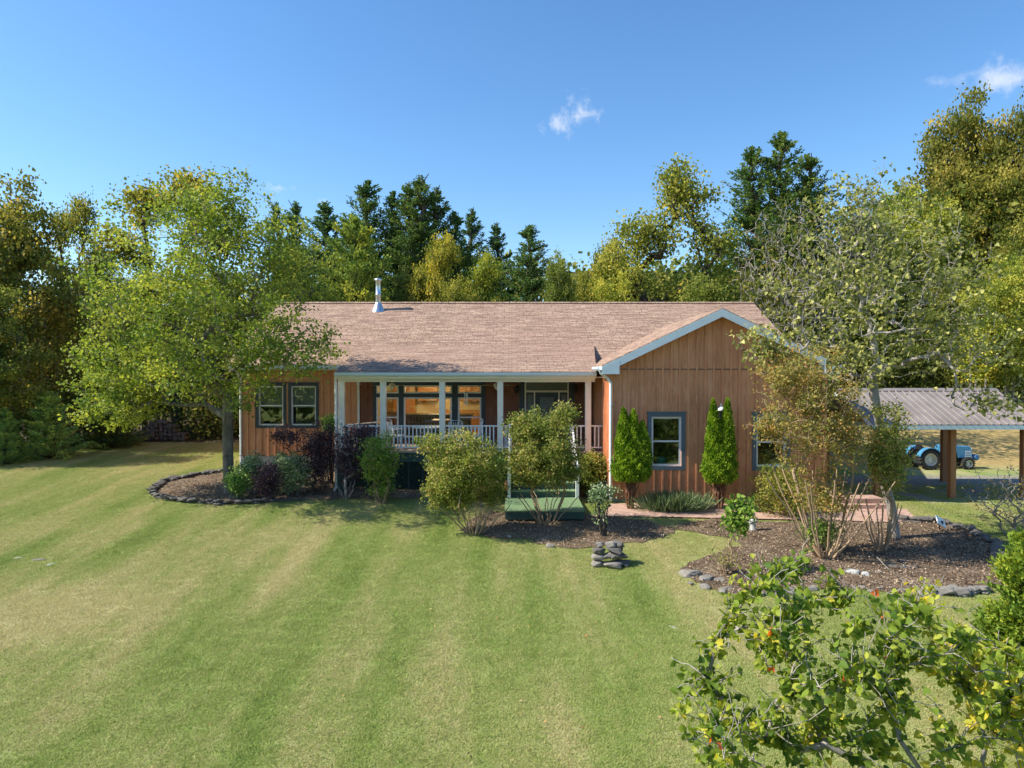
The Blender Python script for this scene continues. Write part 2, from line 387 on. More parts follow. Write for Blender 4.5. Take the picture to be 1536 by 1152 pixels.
def grassmat():
    m, t, o = newmat('grass_blade'); c, fine, sm = lawncolor(t); c = mix(t, 1.0, c, (1.30, 1.26, 1.20), 'MULTIPLY')
    at = t.nodes.new('ShaderNodeAttribute'); at.attribute_name = 'v'
    c = mix(t, mrange(t, at.outputs['Fac'], .0, 1.0, 0, .55), c, (.36, .33, .17)); c = mix(t, mrange(t, at.outputs['Fac'], .35, .0, 0, .5), c, (.10, .17, .03))
    b = t.nodes.new('ShaderNodeBsdfPrincipled'); t.links.new(c, b.inputs['Base Color']); b.inputs['Roughness'].default_value = .6; b.inputs['Specular IOR Level'].default_value = .2
    tr = t.nodes.new('ShaderNodeBsdfTranslucent'); t.links.new(c, tr.inputs[0]); mx = t.nodes.new('ShaderNodeMixShader'); mx.inputs[0].default_value = .35
    t.links.new(b.outputs[0], mx.inputs[1]); t.links.new(tr.outputs[0], mx.inputs[2]); t.links.new(mx.outputs[0], o.inputs[0]); return m
def mulchmat():
    m, t, o = newmat('mulch_bark'); v = wpos(t); n = noise(t, 26, 5, .75, v); n2 = noise(t, 1.6, 4, .6, v)
    f = mth(t, 'MULTIPLY_ADD', n2, .35, mth(t, 'MULTIPLY', n, .65))
    finish(t, o, ramp(t, f, [(.34, (.07, .048, .034)), (.5, (.21, .15, .10)), (.66, (.42, .335, .24))]), .95, n, 1, .05, spec=.1); return m
def chipmat():
    m, t, o = newmat('bark_chips'); at = t.nodes.new('ShaderNodeAttribute'); at.attribute_name = 'v'
    finish(t, o, ramp(t, at.outputs['Fac'], [(0, (.06, .038, .026)), (.5, (.22, .145, .095)), (.8, (.38, .275, .19)), (1, (.54, .44, .32))]), .9, spec=.2); return m
def brickmat():
    m, t, o = newmat('walk_brick'); v = wpos(t, (1, 1, 1)); br = t.nodes.new('ShaderNodeTexBrick'); t.links.new(v, br.inputs['Vector'])
    for k, q in (('Scale', 1.0), ('Mortar Size', .008), ('Brick Width', .21), ('Row Height', .105)): br.inputs[k].default_value = q
    br.inputs['Color1'].default_value = (.40, .22, .17, 1); br.inputs['Color2'].default_value = (.56, .36, .29, 1); br.inputs['Mortar'].default_value = (.35, .29, .23, 1)
    n = noise(t, 5, 5, .7, v); c = mix(t, mrange(t, n, .45, .7, 0, .6), br.outputs['Color'], (.44, .34, .24)); finish(t, o, c, .9, br.outputs['Fac'], .5, -.01, spec=.2); return m
def tinmat():
    m, t, o = newmat('brown_metal_roofing'); n = noise(t, 1.2, 5, .6, coords(t)); n2 = noise(t, 9, 4, .6, coords(t, (1, .2, 1)))
    finish(t, o, ramp(t, mth(t, 'MULTIPLY_ADD', n2, .4, mth(t, 'MULTIPLY', n, .6)), [(.35, (.18, .15, .135)), (.65, (.29, .25, .23))]), .45, spec=.5); return m
M['ground'] = groundmat(); M['grass'] = grassmat(); M['mulch'] = mulchmat(); M['chip'] = chipmat(); M['brick'] = brickmat(); M['tin'] = tinmat()
# ---- foliage
M['lf_river'] = leafmat('maple_leaves', [(0, (.055, .095, .02)), (.4, (.145, .195, .032)), (.8, (.26, .285, .045)), (1, (.40, .38, .075))], .4, .42, .6)
M['lf_redbud'] = leafmat('heart_leaves', [(0, (.06, .11, .02)), (.45, (.17, .23, .03)), (.85, (.36, .37, .06)), (.95, (.48, .40, .05)), (1, (.55, .14, .04))], .45, .4, .5)
M['lf_sparse'] = leafmat('thin_tree_leaves', [(0, (.06, .08, .02)), (.5, (.18, .19, .045)), (.85, (.34, .33, .10)), (1, (.48, .42, .15))], .35, .4, .8)
M['lf_crape'] = leafmat('crape_leaves', [(0, (.05, .08, .018)), (.45, (.15, .185, .035)), (.8, (.31, .29, .08)), (1, (.50, .30, .14))], .4, .4, .7)
M['lf_crapeo'] = leafmat('turning_crape_leaves', [(0, (.08, .09, .025)), (.4, (.20, .19, .055)), (.75, (.36, .25, .085)), (1, (.48, .19, .07))], .45, .45, .5)
M['lf_arb'] = leafmat('bright_evergreen_leaves', [(0, (.06, .12, .012)), (.5, (.14, .23, .018)), (1, (.27, .34, .04))], .3, .55, .3)
M['lf_cedar'] = leafmat('cedar_sprays', [(0, (.035, .075, .032)), (.5, (.085, .135, .042)), (.85, (.16, .20, .05)), (1, (.24, .25, .06))], .25, .6, .2)
M['lf_oak'] = leafmat('broad_leaves', [(0, (.035, .058, .018)), (.45, (.10, .125, .030)), (.8, (.205, .205, .055)), (1, (.34, .29, .09))], .4, .5, .3)
M['lf_purple'] = leafmat('purple_leaves', [(0, (.025, .013, .022)), (.6, (.07, .04, .05)), (1, (.17, .12, .12))], .2, .4, .5)
M['lf_green'] = leafmat('shrub_leaves', [(0, (.05, .11, .03)), (.5, (.13, .22, .05)), (1, (.30, .38, .10))], .35, .4, .5)
M['lf_varieg'] = leafmat('variegated_leaves', [(0, (.06, .11, .05)), (.5, (.17, .23, .11)), (.85, (.36, .40, .22)), (1, (.62, .62, .45))], .3, .4, .5)
M['lf_weed'] = leafmat('weed_blades', [(0, (.06, .12, .02)), (.55, (.13, .20, .04)), (.8, (.26, .26, .09)), (1, (.40, .36, .2))], .3, .6, .2)
M['lf_litter'] = leafmat('fallen_leaf', [(0, (.20, .11, .05)), (.5, (.40, .25, .12)), (.8, (.55, .42, .22)), (1, (.45, .17, .06))], .1, .8, .1)

# ------------------------------------------------------------------ foliage machinery
def T_(pts, faces): return np.array(pts, float), faces
LEAF_D = T_([(0, 0, 0), (.5, .42, .06), (0, 1, 0), (-.5, .42, .06)], [(0, 1, 2, 3)])
LEAF_H = T_([(0, 0, 0), (.34, -.10, .10), (.52, .22, .18), (.36, .62, .10), (0, 1, -.14), (-.36, .62, .10), (-.52, .22, .18), (-.34, -.10, .10)], [(0, 1, 2, 3, 4), (0, 4, 5, 6, 7)])
LEAF_S = T_([(0, 0, 0), (.18, .35, .03), (.10, .8, 0), (0, 1, 0), (-.16, .5, .03)], [(0, 1, 2, 3, 4)])
def nrm(a): return a / np.maximum(1e-9, np.linalg.norm(a, axis=1, keepdims=True))
def leaf_arrays(cent, bias, size, rng, tmpl=LEAF_D, up=.8, k=1.0, aspect=1.0):
    n = len(cent); ax = nrm(rng.normal(size=(n, 3)) + bias * k)
    nn = rng.normal(size=(n, 3)); nn[:, 2] += up; nn = nn - ax * np.sum(nn * ax, 1, keepdims=True); nn = nrm(nn); sd = np.cross(ax, nn)
    tv, tf = tmpl; s = size.reshape(n, 1)
    V = cent[:, None, :] + (sd[:, None, :] * tv[None, :, 0:1] * aspect + ax[:, None, :] * tv[None, :, 1:2] + nn[:, None, :] * tv[None, :, 2:3]) * s[:, None, :]
    m = len(tv); base = (np.arange(n) * m)
    loops = np.concatenate([np.array(f) for f in tf])[None, :] + base[:, None]
    return V.reshape(-1, 3), loops.ravel(), np.tile([len(f) for f in tf], n), len(tf)
def leaf_mesh(name, cent, bias, size, v, rng, mat, **kw):
    V, L, Cn, nf = leaf_arrays(cent, bias, size, rng, **kw)
    return mesh_np(name, V, L, Cn, mat, np.repeat(np.clip(v, 0, 1), nf))
def frustums(name, p0, p1, r0, r1, mat, n=5):
    d = nrm(p1 - p0); ref = np.where(np.abs(d[:, 2:3]) < .9, np.array([[0, 0, 1.]]), np.array([[1., 0, 0]])); a = nrm(np.cross(d, ref)); b = np.cross(d, a)
    t = np.arange(n) * 2 * np.pi / n; ring = a[:, None, :] * np.cos(t)[None, :, None] + b[:, None, :] * np.sin(t)[None, :, None]
    V = np.concatenate([p0[:, None] + ring * r0[:, None, None], p1[:, None] + ring * r1[:, None, None]], 1)
    m = len(p0); f = []
    for k in range(n): q = (k + 1) % n; f.append([k, q, n + q, n + k])
    L = (np.array(f).ravel()[None, :] + (np.arange(m) * 2 * n)[:, None]).ravel()
    return mesh_np(name, V.reshape(-1, 3), L, np.full(m * n, 4), mat, smooth=True)
class Skel:
    def __init__(s): s.p = []; s.par = []; s.tip = []
    def add(s, p, par): s.p.append(np.array(p, float)); s.par.append(par); return len(s.p) - 1
    def path(s, par, end, rng, wig=.08, arch=0.0, steps=3):
        a = s.p[par]; end = np.array(end, float); L = np.linalg.norm(end - a); i = par
        for k in range(1, steps + 1):
            t = k / steps; q = a + (end - a) * t
            if k < steps: q = q + rng.normal(size=3) * wig * L; q[2] += arch * L * math.sin(math.pi * t)
            i = s.add(q, i)
        return i
    def connect(s, targets, rng, wig=.08, arch=0.0, steps=3, back=.6, lo=0):
        """join each target to the cheapest existing node"""
        tips = []
        for T in targets:
            A = np.array(s.p); d = A - T; L = np.linalg.norm(d, axis=1)
            pen = np.where(d[:, 2] > 0, d[:, 2] * back * 2, 0)
            cost = L + pen; cost[:lo] += 1e3
            tips.append(s.path(int(np.argmin(cost)), T, rng, wig, arch, steps))
        s.tip += tips; return tips
    stemi = ()
    def edges(s, rtip, rmax, powr=.6):
        n = len(s.p); wgt = np.zeros(n); ch = np.zeros(n)
        for i in range(n - 1, 0, -1):
            if wgt[i] == 0: wgt[i] = 1
            if s.par[i] >= 0: wgt[s.par[i]] += wgt[i]
        r = rtip * wgt ** powr
        if r[0] > 0 and rmax: r = rtip + (r - rtip) * max(.1, (rmax - rtip) / max(1e-6, r[0] - rtip))
        for q_, i in enumerate(s.stemi): r[i] = max(r[i], rmax * (.34 - .14 * ((q_ % 5) / 5)))
        idx = [i for i in range(n) if s.par[i] >= 0]; A = np.array(s.p)
        pr = np.array([s.par[i] for i in idx]); idx = np.array(idx)
        return A[pr], A[idx], r[pr], r[idx]
def ell_points(lobes, n, rng, shell=.45):
    """points inside a union of ellipsoids, more of them near the skin"""
    out = []; ws = np.array([l[6] for l in lobes]); ws = ws / ws.sum()
    while len(out) < n:
        l = lobes[rng.choice(len(lobes), p=ws)]; d = rng.normal(size=3); d /= np.linalg.norm(d); rr = rng.random() ** shell
        out.append(np.array(l[:3]) + d * np.array(l[3:6]) * rr)
    return np.array(out)
def place_thing(root, parts): 
    for o in parts: o.parent = root
def broadleaf(name, lobes, trunk_h, rng, base_r=.2, limbs=9, mids=70, twigs=380, leaves=40, lsize=.09, spread=.28, lean=(0, 0), leafm=None, barkm=None, tmpl=LEAF_D, clump=.72, stems=1, stem_spread=.2, hang=0., wig=.08, rtip=.006, shell=.45, yoff=0.0):
    """returns (trunk mesh, crown mesh) in local coordinates with the base at the origin"""
    sk = Skel(); sk.add((0, 0, -.25), -1); lo = 0
    allt = ell_points(lobes, limbs + mids + twigs, rng, shell)
    if stems == 1:
        i = 0
        for k in range(1, 6):
            t = k / 5; i = sk.add((lean[0] * t + rng.normal() * .03 * trunk_h / 3, lean[1] * t + rng.normal() * .03 * trunk_h / 3, trunk_h * t), i)
        lo = 4
    else:
        for k in range(stems):
            a = 2 * math.pi * (k + rng.random() * .6) / stems; i = 0
            for q in range(1, 6):
                t = q / 5; rr = stem_spread * (.25 + t * (.6 + .8 * ((k * 7) % 5) / 4)); i = sk.add((math.cos(a) * rr + lean[0] * t + rng.normal() * .02, math.sin(a) * rr + rng.normal() * .02, -.05 + (trunk_h + .05) * t), i)
        lo = 1; sk.stemi = list(range(1, len(sk.p)))
    L1 = allt[:limbs]; L2 = allt[limbs:limbs + mids]; L3 = allt[limbs + mids:]
    base = np.array([lean[0], lean[1], trunk_h])
    L1 = base + (L1 - base) * .62; L2 = base + (L2 - base) * .86
    for L, w_, ar in ((L1, wig, .06), (L2, wig * 1.2, .04), (L3, wig * 1.3, .02)):
        L = L[np.argsort(np.linalg.norm(L - base, axis=1))]
        sk.connect(L, rng, w_, ar, 4 if L is L1 else 3, lo=lo)
    p0, p1, r0, r1 = sk.edges(rtip, base_r)
    tm = frustums(name + '_trunk', p0, p1, r0, r1, barkm, 6)
    if leaves <= 0: return tm, None
    tips = np.array([sk.p[i] for i in sk.tip[limbs + mids // 2:]]); par = np.array([sk.p[sk.par[i]] for i in sk.tip[limbs + mids // 2:]])
    nt_ = len(tips); cnt = np.maximum(2, (leaves * rng.gamma(3, 1 / 3., nt_)).astype(int)); idx = np.repeat(np.arange(nt_), cnt)
    t = rng.random(len(idx))[:, None] ** .7; cen = par[idx] * (1 - t) + tips[idx] * t + rng.normal(size=(len(idx), 3)) * spread * np.array([1, 1, .7])
    bias = nrm(tips - par)[idx]; bias[:, 2] -= hang
    cv = rng.random(nt_); v = cv[idx] * clump + rng.random(len(idx)) * (1 - clump)
    sz = lsize * rng.uniform(.65, 1.3, len(idx))
    cm = leaf_mesh(name + '_crown', cen, bias, sz, v, rng, leafm, tmpl=tmpl)
    return tm, cm
def conifer(name, H, Rm, rng, nb=90, per=70, lsize=.16, base=.06, taper=.85, barkm=None, leafm=None, droop=.15, tops=1, irr=.35, low=.05, up_=.10, fat=.12):
    sk = Skel(); i = sk.add((0, 0, -.2), -1); trunk = [0]
    for k in range(1, 15): i = sk.add((rng.normal() * .008 * H, rng.normal() * .008 * H, H * k / 14), i); trunk.append(i)
    cen = []; bi = []; vv = []
    for b in range(nb):
        u = rng.random() ** 1.1; h = low + (1 - low) * u; z = H * h; a = rng.random() * 2 * math.pi
        r = Rm * ((1 - h) ** taper) * (1 - irr * rng.random()) + .05
        if h < .2: r *= .55 + h * 2.25
        s = z - r * .35; k = max(0, min(13, int(s / H * 14)))
        end = np.array([math.cos(a) * r, math.sin(a) * r, z + r * up_]); st = trunk[k]
        tip = sk.path(st, end, rng, .05, -.06, 3); A = sk.p[st]
        n = int(per * (.35 + r / Rm) * rng.uniform(.6, 1.3)); t = (rng.random(n) ** .6)[:, None]
        wid = .03 + fat * min(r, 1.6) * (1 - .5 * t)
        pts = A + (end - A) * (.18 + .85 * t) + rng.normal(size=(n, 3)) * wid * np.array([1, 1, .45]); cen.append(pts)
        d = nrm((end - A)[None, :] + np.zeros((n, 3))); d[:, 2] += .25; bi.append(d)
        vv.append(np.clip(rng.random() * .55 + rng.random(n) * .45, 0, 1))
    n = 160; z = H * (1 - rng.random(n) * .16); cen.append(np.stack([rng.normal(size=n) * (.02 + 1.2 * Rm * .3 * (1 - z / H)), rng.normal(size=n) * (.02 + 1.2 * Rm * .3 * (1 - z / H)), z], 1))
    bi.append(np.tile([0, 0, 1.], (n, 1))); vv.append(rng.random(n))
    cen = np.concatenate(cen); bi = np.concatenate(bi); vv = np.concatenate(vv)
    p0, p1, r0, r1 = sk.edges(.012, H * .016)
    return frustums(name + '_trunk', p0, p1, r0, r1, barkm, 6), leaf_mesh(name + '_crown', cen, bi, lsize * rng.uniform(.6, 1.35, len(cen)), vv, rng, leafm, tmpl=LEAF_S, up=.4, k=1.6, aspect=1.5)
def plant(name, meshes, loc, label, cat, group=None, rz=0, scale=(1, 1, 1), color=(1, 1, 1), names=('trunk', 'crown'), tint2=None):
    e = empty(name, loc, rz, label, cat, group); e.scale = scale
    for nme, me in zip(names, meshes):
        if me is None: continue
        o = link(nme, me, None, e)
        if nme == names[1]: o.color = (*color, 1)
    return e

# ------------------------------------------------------------------ terrain
def build_ground():
    def ax(lo, hi, f0, f1, fine, grow=1.12):
        a = list(np.arange(f0, f1 + 1e-6, fine)); s = fine
        while a[-1] < hi: s *= grow; a.append(a[-1] + s)
        s = fine
        while a[0] > lo: s *= grow; a.insert(0, a[0] - s)
        return a
    xs = ax(-900, 900, -22, 22, .5); ys = ax(-500, 1200, 2, 40, .5)
    V = [(x, y, gh(x, y)) for y in ys for x in xs]; nx = len(xs); Fc = []
    for j in range(len(ys) - 1):
        for i in range(nx - 1): k = j * nx + i; Fc.append((k, k + 1, k + nx + 1, k + nx))
    me = bpy.data.meshes.new('ground'); me.from_pydata(V, [], Fc); me.materials.append(M['ground'])
    for p in me.polygons: p.use_smooth = True
    return setp(link('ground', me), kind='structure')
build_ground()
def blob(pixpts):
    return [G(*p) for p in pixpts]
def smooth_loop(pts, n=4, jit=.06, rng=None):
    rng = rng or np.random.default_rng(3); out = []; m = len(pts)
    for i in range(m):
        p0, p1, p2, p3 = (pts[(i + k - 1) % m] for k in range(4))
        for q in range(n):
            t = q / n; out.append(.5 * ((2 * p1) + (p2 - p0) * t + (2 * p0 - 5 * p1 + 4 * p2 - p3) * t * t + (3 * p1 - p0 - 3 * p2 + p3) * t ** 3) + Vector((rng.normal() * jit, rng.normal() * jit, 0)))
    return out
def inside(poly, x, y):
    c = False; n = len(poly); j = n - 1
    for i in range(n):
        a, b = poly[i], poly[j]
        if (a.y > y) != (b.y > y) and x < (b.x - a.x) * (y - a.y) / (b.y - a.y) + a.x: c = not c
        j = i
    return c
def sheet(name, poly, dz, mat, kind='structure', step=.4):
    """a thin sheet draped on the terrain inside an outline"""
    import bmesh
    from mathutils.geometry import delaunay_2d_cdt
    xs = [p.x for p in poly]; ys = [p.y for p in poly]; pts = [Vector((p.x, p.y)) for p in poly]; nb = len(pts)
    x = min(xs)
    while x < max(xs):
        y = min(ys)
        while y < max(ys):
            if inside(poly, x, y): pts.append(Vector((x, y)))
            y += step
        x += step
    vo, eo, fo, *_ = delaunay_2d_cdt(pts, [(i, (i + 1) % nb) for i in range(nb)], [list(range(nb))], 1, 1e-4)
    me = bpy.data.meshes.new(name); me.from_pydata([(v.x, v.y, gh(v.x, v.y) + dz) for v in vo], [], [tuple(f) for f in fo]); me.materials.append(mat)
    for p in me.polygons: p.use_smooth = True
    return setp(link(name, me), kind=kind)
bedL = smooth_loop(blob([(228, 735), (250, 722), (300, 714), (345, 709), (400, 708), (470, 712), (540, 722), (600, 735), (640, 748), (560, 748), (470, 751), (400, 754), (330, 757), (265, 752), (232, 744)]), 4, .05)
bedR = smooth_loop(blob([(1005, 790), (1080, 782), (1180, 784), (1290, 782), (1350, 781), (1400, 783), (1450, 795), (1490, 818), (1500, 850), (1495, 882), (1440, 892), (1350, 890), (1260, 884), (1180, 890), (1110, 895), (1045, 872), (1015, 855), (1060, 835), (1110, 815), (1060, 802)]), 4, .06)
bedC = smooth_loop(blob([(690, 790), (740, 772), (800, 770), (880, 772), (960, 782), (1010, 792), (1000, 805), (960, 812), (900, 822), (850, 822), (790, 812), (730, 805)]), 4, .08)
sheet('mulch_bed_left', bedL, .022, M['mulch']); sheet('mulch_bed_right', bedR, .022, M['mulch'])
sheet('mulch_bed_centre', bedC, .022, M['mulch'])
walk = blob([(903, 777), (950, 777), (1050, 779), (1150, 781), (1250, 783), (1345, 786), (1372, 778), (1360, 766), (1290, 763), (1180, 760), (1060, 758), (960, 757), (915, 758)])
sheet('path', walk, .045, M['brick'])
def scatter(poly, n, rng):
    xs = [p.x for p in poly]; ys = [p.y for p in poly]; out = []
    while len(out) < n:
        x = rng.uniform(min(xs), max(xs)); y = rng.uniform(min(ys), max(ys))
        if inside(poly, x, y): out.append((x, y, gh(x, y) + .03))
    return np.array(out)
rg = np.random.default_rng(11)
cp = np.concatenate([scatter(bedL, 5000, rg), scatter(bedR, 16000, rg), scatter(bedC, 4000, rg)])
cp[:, 2] += rg.random(len(cp)) * .02
o = link('mulch_chips', leaf_mesh('mulch_chips', cp, np.zeros((len(cp), 3)), rg.uniform(.02, .06, len(cp)), rg.random(len(cp)), rg, M['chip'], up=2.5, aspect=.7)); setp(o, kind='stuff', label='brown bark mulch chips lying loose over the planting beds', cat='mulch')
# fallen leaves
fl = []
while len(fl) < 420:
    y = rg.uniform(7, 24); x = rg.uniform(-.8 * y, .8 * y)
    if rg.random() < (.25 if x < 0 else .6): fl.append((x, y, gh(x, y) + .035))
fl = np.array(fl)
o = link('fallen_leaves', leaf_mesh('fallen_leaves', fl, np.zeros((len(fl), 3)), rg.uniform(.02, .045, len(fl)), rg.random(len(fl)), rg, M['lf_litter'], up=3)); setp(o, kind='stuff', label='dry tan leaves scattered over the mown lawn', cat='leaves')
# grass
def build_grass():
    rng = np.random.default_rng(5); S = .28; variants = []
    for k in range(3):
        n = 520; c = np.stack([rng.normal(size=n) * S * .42, rng.normal(size=n) * S * .42, np.full(n, -.004)], 1)
        th = rng.random(n) * 2 * np.pi; h = rng.uniform(.010, .042, n); w_ = rng.uniform(.002, .0045, n) * 1.6; ln = rng.normal(size=(n, 2)) * .026
        dx = np.cos(th) * w_; dy = np.sin(th) * w_
        V = np.stack([c + np.stack([dx, dy, 0 * dx], 1), c - np.stack([dx, dy, 0 * dx], 1), c + np.stack([ln[:, 0], ln[:, 1], h], 1)], 1).reshape(-1, 3)
        me = mesh_np('grass_patch', V, np.arange(3 * n), np.full(n, 3), M['grass'], rng.random(n)); variants.append(me)
    pts = []; rots = []; polys = [bedL, bedR, bedC, walk]
    y = 5.2
    while y < 33:
        xm = y * .80 + 1.2; x = -xm
        while x < xm:
            px = x + rng.uniform(-.05, .05); py = y + rng.uniform(-.05, .05)
            ok = not any(inside(p, px, py) for p in polys)
            if ok and py > 21.6 and -9.7 < px < 11: ok = False
            if py > 24.4 and (px > -9.7 or py > 37.2 + .32 * (px + 9.7)): ok = False
            if not ok and py < 20.5 and px < 6.5 and not inside(walk, px, py): ok = rng.random() < .30
            if ok and px > 12.5 and py > 21: ok = rng.random() < .35
            if ok:
                e = .1; sx = (gh(px + e, py) - gh(px - e, py)) / (2 * e); sy = (gh(px, py + e) - gh(px, py - e)) / (2 * e)
                pts.append((px, py, gh(px, py))); rots.append(tuple(Matrix.Rotation(rng.random() * 6.28, 3, 'Z').to_euler()) if False else tuple((Matrix.Rotation(math.atan(sy), 3, 'X') @ Matrix.Rotation(-math.atan(sx), 3, 'Y') @ Matrix.Rotation(rng.random() * 6.28, 3, 'Z')).to_euler()))
            x += S
        y += S
    me = bpy.data.meshes.new('grass'); me.from_pydata(pts, [], [])
    a = me.attributes.new('rot', 'FLOAT_VECTOR', 'POINT'); a.data.foreach_set('vector', np.array(rots, np.float32).ravel())
    ob = link('grass', me); setp(ob, kind='stuff', label='short mown green and straw coloured lawn grass', cat='grass')
    src = bpy.data.collections.new('grass_patches')
    for v in variants: src.objects.link(bpy.data.objects.new('grass_patch', v))
    ng = bpy.data.node_groups.new('grass_scatter', 'GeometryNodeTree'); ng.interface.new_socket('Geometry', in_out='INPUT', socket_type='NodeSocketGeometry'); ng.interface.new_socket('Geometry', in_out='OUTPUT', socket_type='NodeSocketGeometry')
    n_ = ng.nodes; gi = n_.new('NodeGroupInput'); go = n_.new('NodeGroupOutput'); ip = n_.new('GeometryNodeInstanceOnPoints'); ci = n_.new('GeometryNodeCollectionInfo')
    ci.inputs['Collection'].default_value = src; ci.inputs['Separate Children'].default_value = True; ci.inputs['Reset Children'].default_value = True
    na = n_.new('GeometryNodeInputNamedAttribute'); na.data_type = 'FLOAT_VECTOR'; na.inputs['Name'].default_value = 'rot'
    m2p = n_.new('GeometryNodeMeshToPoints'); ri = n_.new('FunctionNodeRandomValue'); ri.data_type = 'INT'
    ri.inputs[4].default_value = 0; ri.inputs[5].default_value = 2
    ln = ng.links.new; ln(gi.outputs[0], m2p.inputs['Mesh']); ln(m2p.outputs[0], ip.inputs['Points']); ln(ci.outputs[0], ip.inputs['Instance']); ip.inputs['Pick Instance'].default_value = True
    ln(ri.outputs[2], ip.inputs['Instance Index']); ln(na.outputs[0], ip.inputs['Rotation']); ln(ip.outputs[0], go.inputs[0])
    md = ob.modifiers.new('scatter', 'NODES'); md.node_group = ng
build_grass()
rg = np.random.default_rng(19); cw = []
while len(cw) < 1500:
    y = 5.5 + 17 * rg.random() ** 1.3; x = rg.uniform(-.8 * y, .8 * y)
    if any(inside(p_, x, y) for p_ in (bedL, bedR, walk)) or (y > 21.3 and x > -9): continue
    cw.append((x, y, gh(x, y)))
cw = np.array(cw); ci_ = np.repeat(np.arange(len(cw)), 9); cc = cw[ci_] + rg.normal(size=(len(ci_), 3)) * np.array([.035, .035, 0]); bb = np.tile([0, 0, .9], (len(ci_), 1))
o = link('lawn_weeds', leaf_mesh('lawn_weeds', cc, bb, rg.uniform(.025, .07, len(ci_)), np.clip(rg.random(len(cw))[ci_] * .8 + rg.random(len(ci_)) * .2, 0, 1), rg, M['lf_weed'], tmpl=LEAF_S, aspect=.45)); setp(o, 'taller dark tufts and dry straw wisps dotted over the mown lawn', 'weeds', kind='stuff')

# ------------------------------------------------------------------ the house
HOUSE = empty('house', (0, 25.4, 0), 0, 'long single storey house with brown board and batten siding and a covered porch', 'house')
def hp(mb, name, mat, parent=None, **kw):
    """house part: world coordinates, parented to the house or one of its parts"""
    par = parent or HOUSE
    o = mb.build(name, mat, None, **kw)
    o.parent = par
    o.matrix_parent_inverse = Matrix.Translation(-par.location)
    return o
def wallpanel(mb, x0, x1, z0, z1, y, holes, th=.12):
    xs = sorted({x0, x1} | {h[0] for h in holes} | {h[1] for h in holes}); zs = sorted({z0, z1} | {h[2] for h in holes} | {h[3] for h in holes})
    for a, b in zip(xs, xs[1:]):
        for c, d in zip(zs, zs[1:]):
            mx, mz = (a + b) / 2, (c + d) / 2
            if any(h[0] < mx < h[1] and h[2] < mz < h[3] for h in holes): continue
            mb.poly([(a, y, c), (b, y, c), (b, y, d), (a, y, d)]); mb.poly([(a, y + th, c), (a, y + th, d), (b, y + th, d), (b, y + th, c)])
    for (a, b, c, d) in holes:
        mb.poly([(a, y, c), (a, y + th, c), (a, y + th, d), (a, y, d)]); mb.poly([(b, y, c), (b, y, d), (b, y + th, d), (b, y + th, c)])
        mb.poly([(a, y, c), (b, y, c), (b, y + th, c), (a, y + th, c)]); mb.poly([(a, y, d), (a, y + th, d), (b, y + th, d), (b, y, d)])
def battens(mb, x0, x1, z0f, z1f, y, keep, sp=.257, w_=.05, dp=.04):
    n = round((x1 - x0) / sp)
    for i in range(n + 1):
        x = x0 + (x1 - x0) * i / n; lo = z0f; hi = z1f(x) if callable(z1f) else z1f
        segs = [(lo, hi)]
        for (a, b, c, d) in keep:
            if a - w_ / 2 < x < b + w_ / 2:
                ns = []
                for (s, e) in segs:
                    if c > s: ns.append((s, min(c, e)))
                    if d < e: ns.append((max(d, s), e))
                segs = ns
        for s, e in segs:
            if e - s > .03: mb.box(x - w_ / 2, x + w_ / 2, y - dp, y + .004, s, e)
X0, X1 = -9.98, 10.3; YM = 25.4; YB = 36.2; WX0, WX1 = 3.0, 9.62; YW = 21.2
def rectpx(px0, px1, py0, py1, D):
    a = P(px0, py1, D); b = P(px1, py0, D); return (a.x, b.x, a.z, b.z)
lw = [rectpx(388, 425, 579, 638, YM), rectpx(437, 474, 579, 638, YM)]
pw_t = [rectpx(565, 598, 578, 590, YM), rectpx(606, 678, 578, 590, YM), rectpx(687, 722, 578, 590, YM)]
pw_m = [rectpx(565, 598, 596, 656, YM), rectpx(606, 678, 596, 656, YM), rectpx(687, 722, 596, 656, YM)]
ww = [rectpx(977, 1022, 625, 699, YW), rectpx(1134, 1179, 626, 700, YW)]
door = rectpx(787, 853, 572, 575, YM); door = (door[0], door[1], 1.275, P(0, 572, YM).z)
FL = 1.27
mainh = lw + pw_t + pw_m + [door]
def grow(h, g): return (h[0] - g, h[1] + g, h[2] - g, h[3] + g)
big = (pw_t[0][0] - .14, pw_t[2][1] + .14, pw_m[0][2] - .1, pw_t[0][3] + .12)
dsur = (door[0] - .2, door[1] + .2, FL, door[3] + .1)
mb = MB(); wallpanel(mb, X0, -5.66, .82, 4.3, YM, lw); battens(mb, X0 + .02, -5.70, .80, 4.28, YM, [grow(h, .1) for h in lw])
mb.poly([(X0, YM, .82), (X0, YB, .82), (X0, YB, 4.3), (X0, YM, 4.3)]); mb.poly([(X0, YM, 4.3), (X0, YB, 4.3), (X0, 30.8, 6.85)])
hp(mb, 'siding_wall', M['siding'])
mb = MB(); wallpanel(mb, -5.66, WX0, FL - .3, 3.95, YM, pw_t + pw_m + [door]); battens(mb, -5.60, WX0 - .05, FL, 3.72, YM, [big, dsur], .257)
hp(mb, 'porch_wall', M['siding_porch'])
mb = MB(); mb.poly([(X0, YB, .2), (X1, YB, .2), (X1, YB, 4.3), (X0, YB, 4.3)]); mb.poly([(X1, YM, 0), (X1, YB, 0), (X1, YB, 4.3), (X1, YM, 4.3)]); mb.poly([(X1, YM, 4.3), (X1, YB, 4.3), (X1, 30.8, 6.85)])
mb.poly([(WX1, YM, 0), (X1, YM, 0), (X1, YM, 4.3), (WX1, YM, 4.3)]); hp(mb, 'rear_wall', M['siding'])
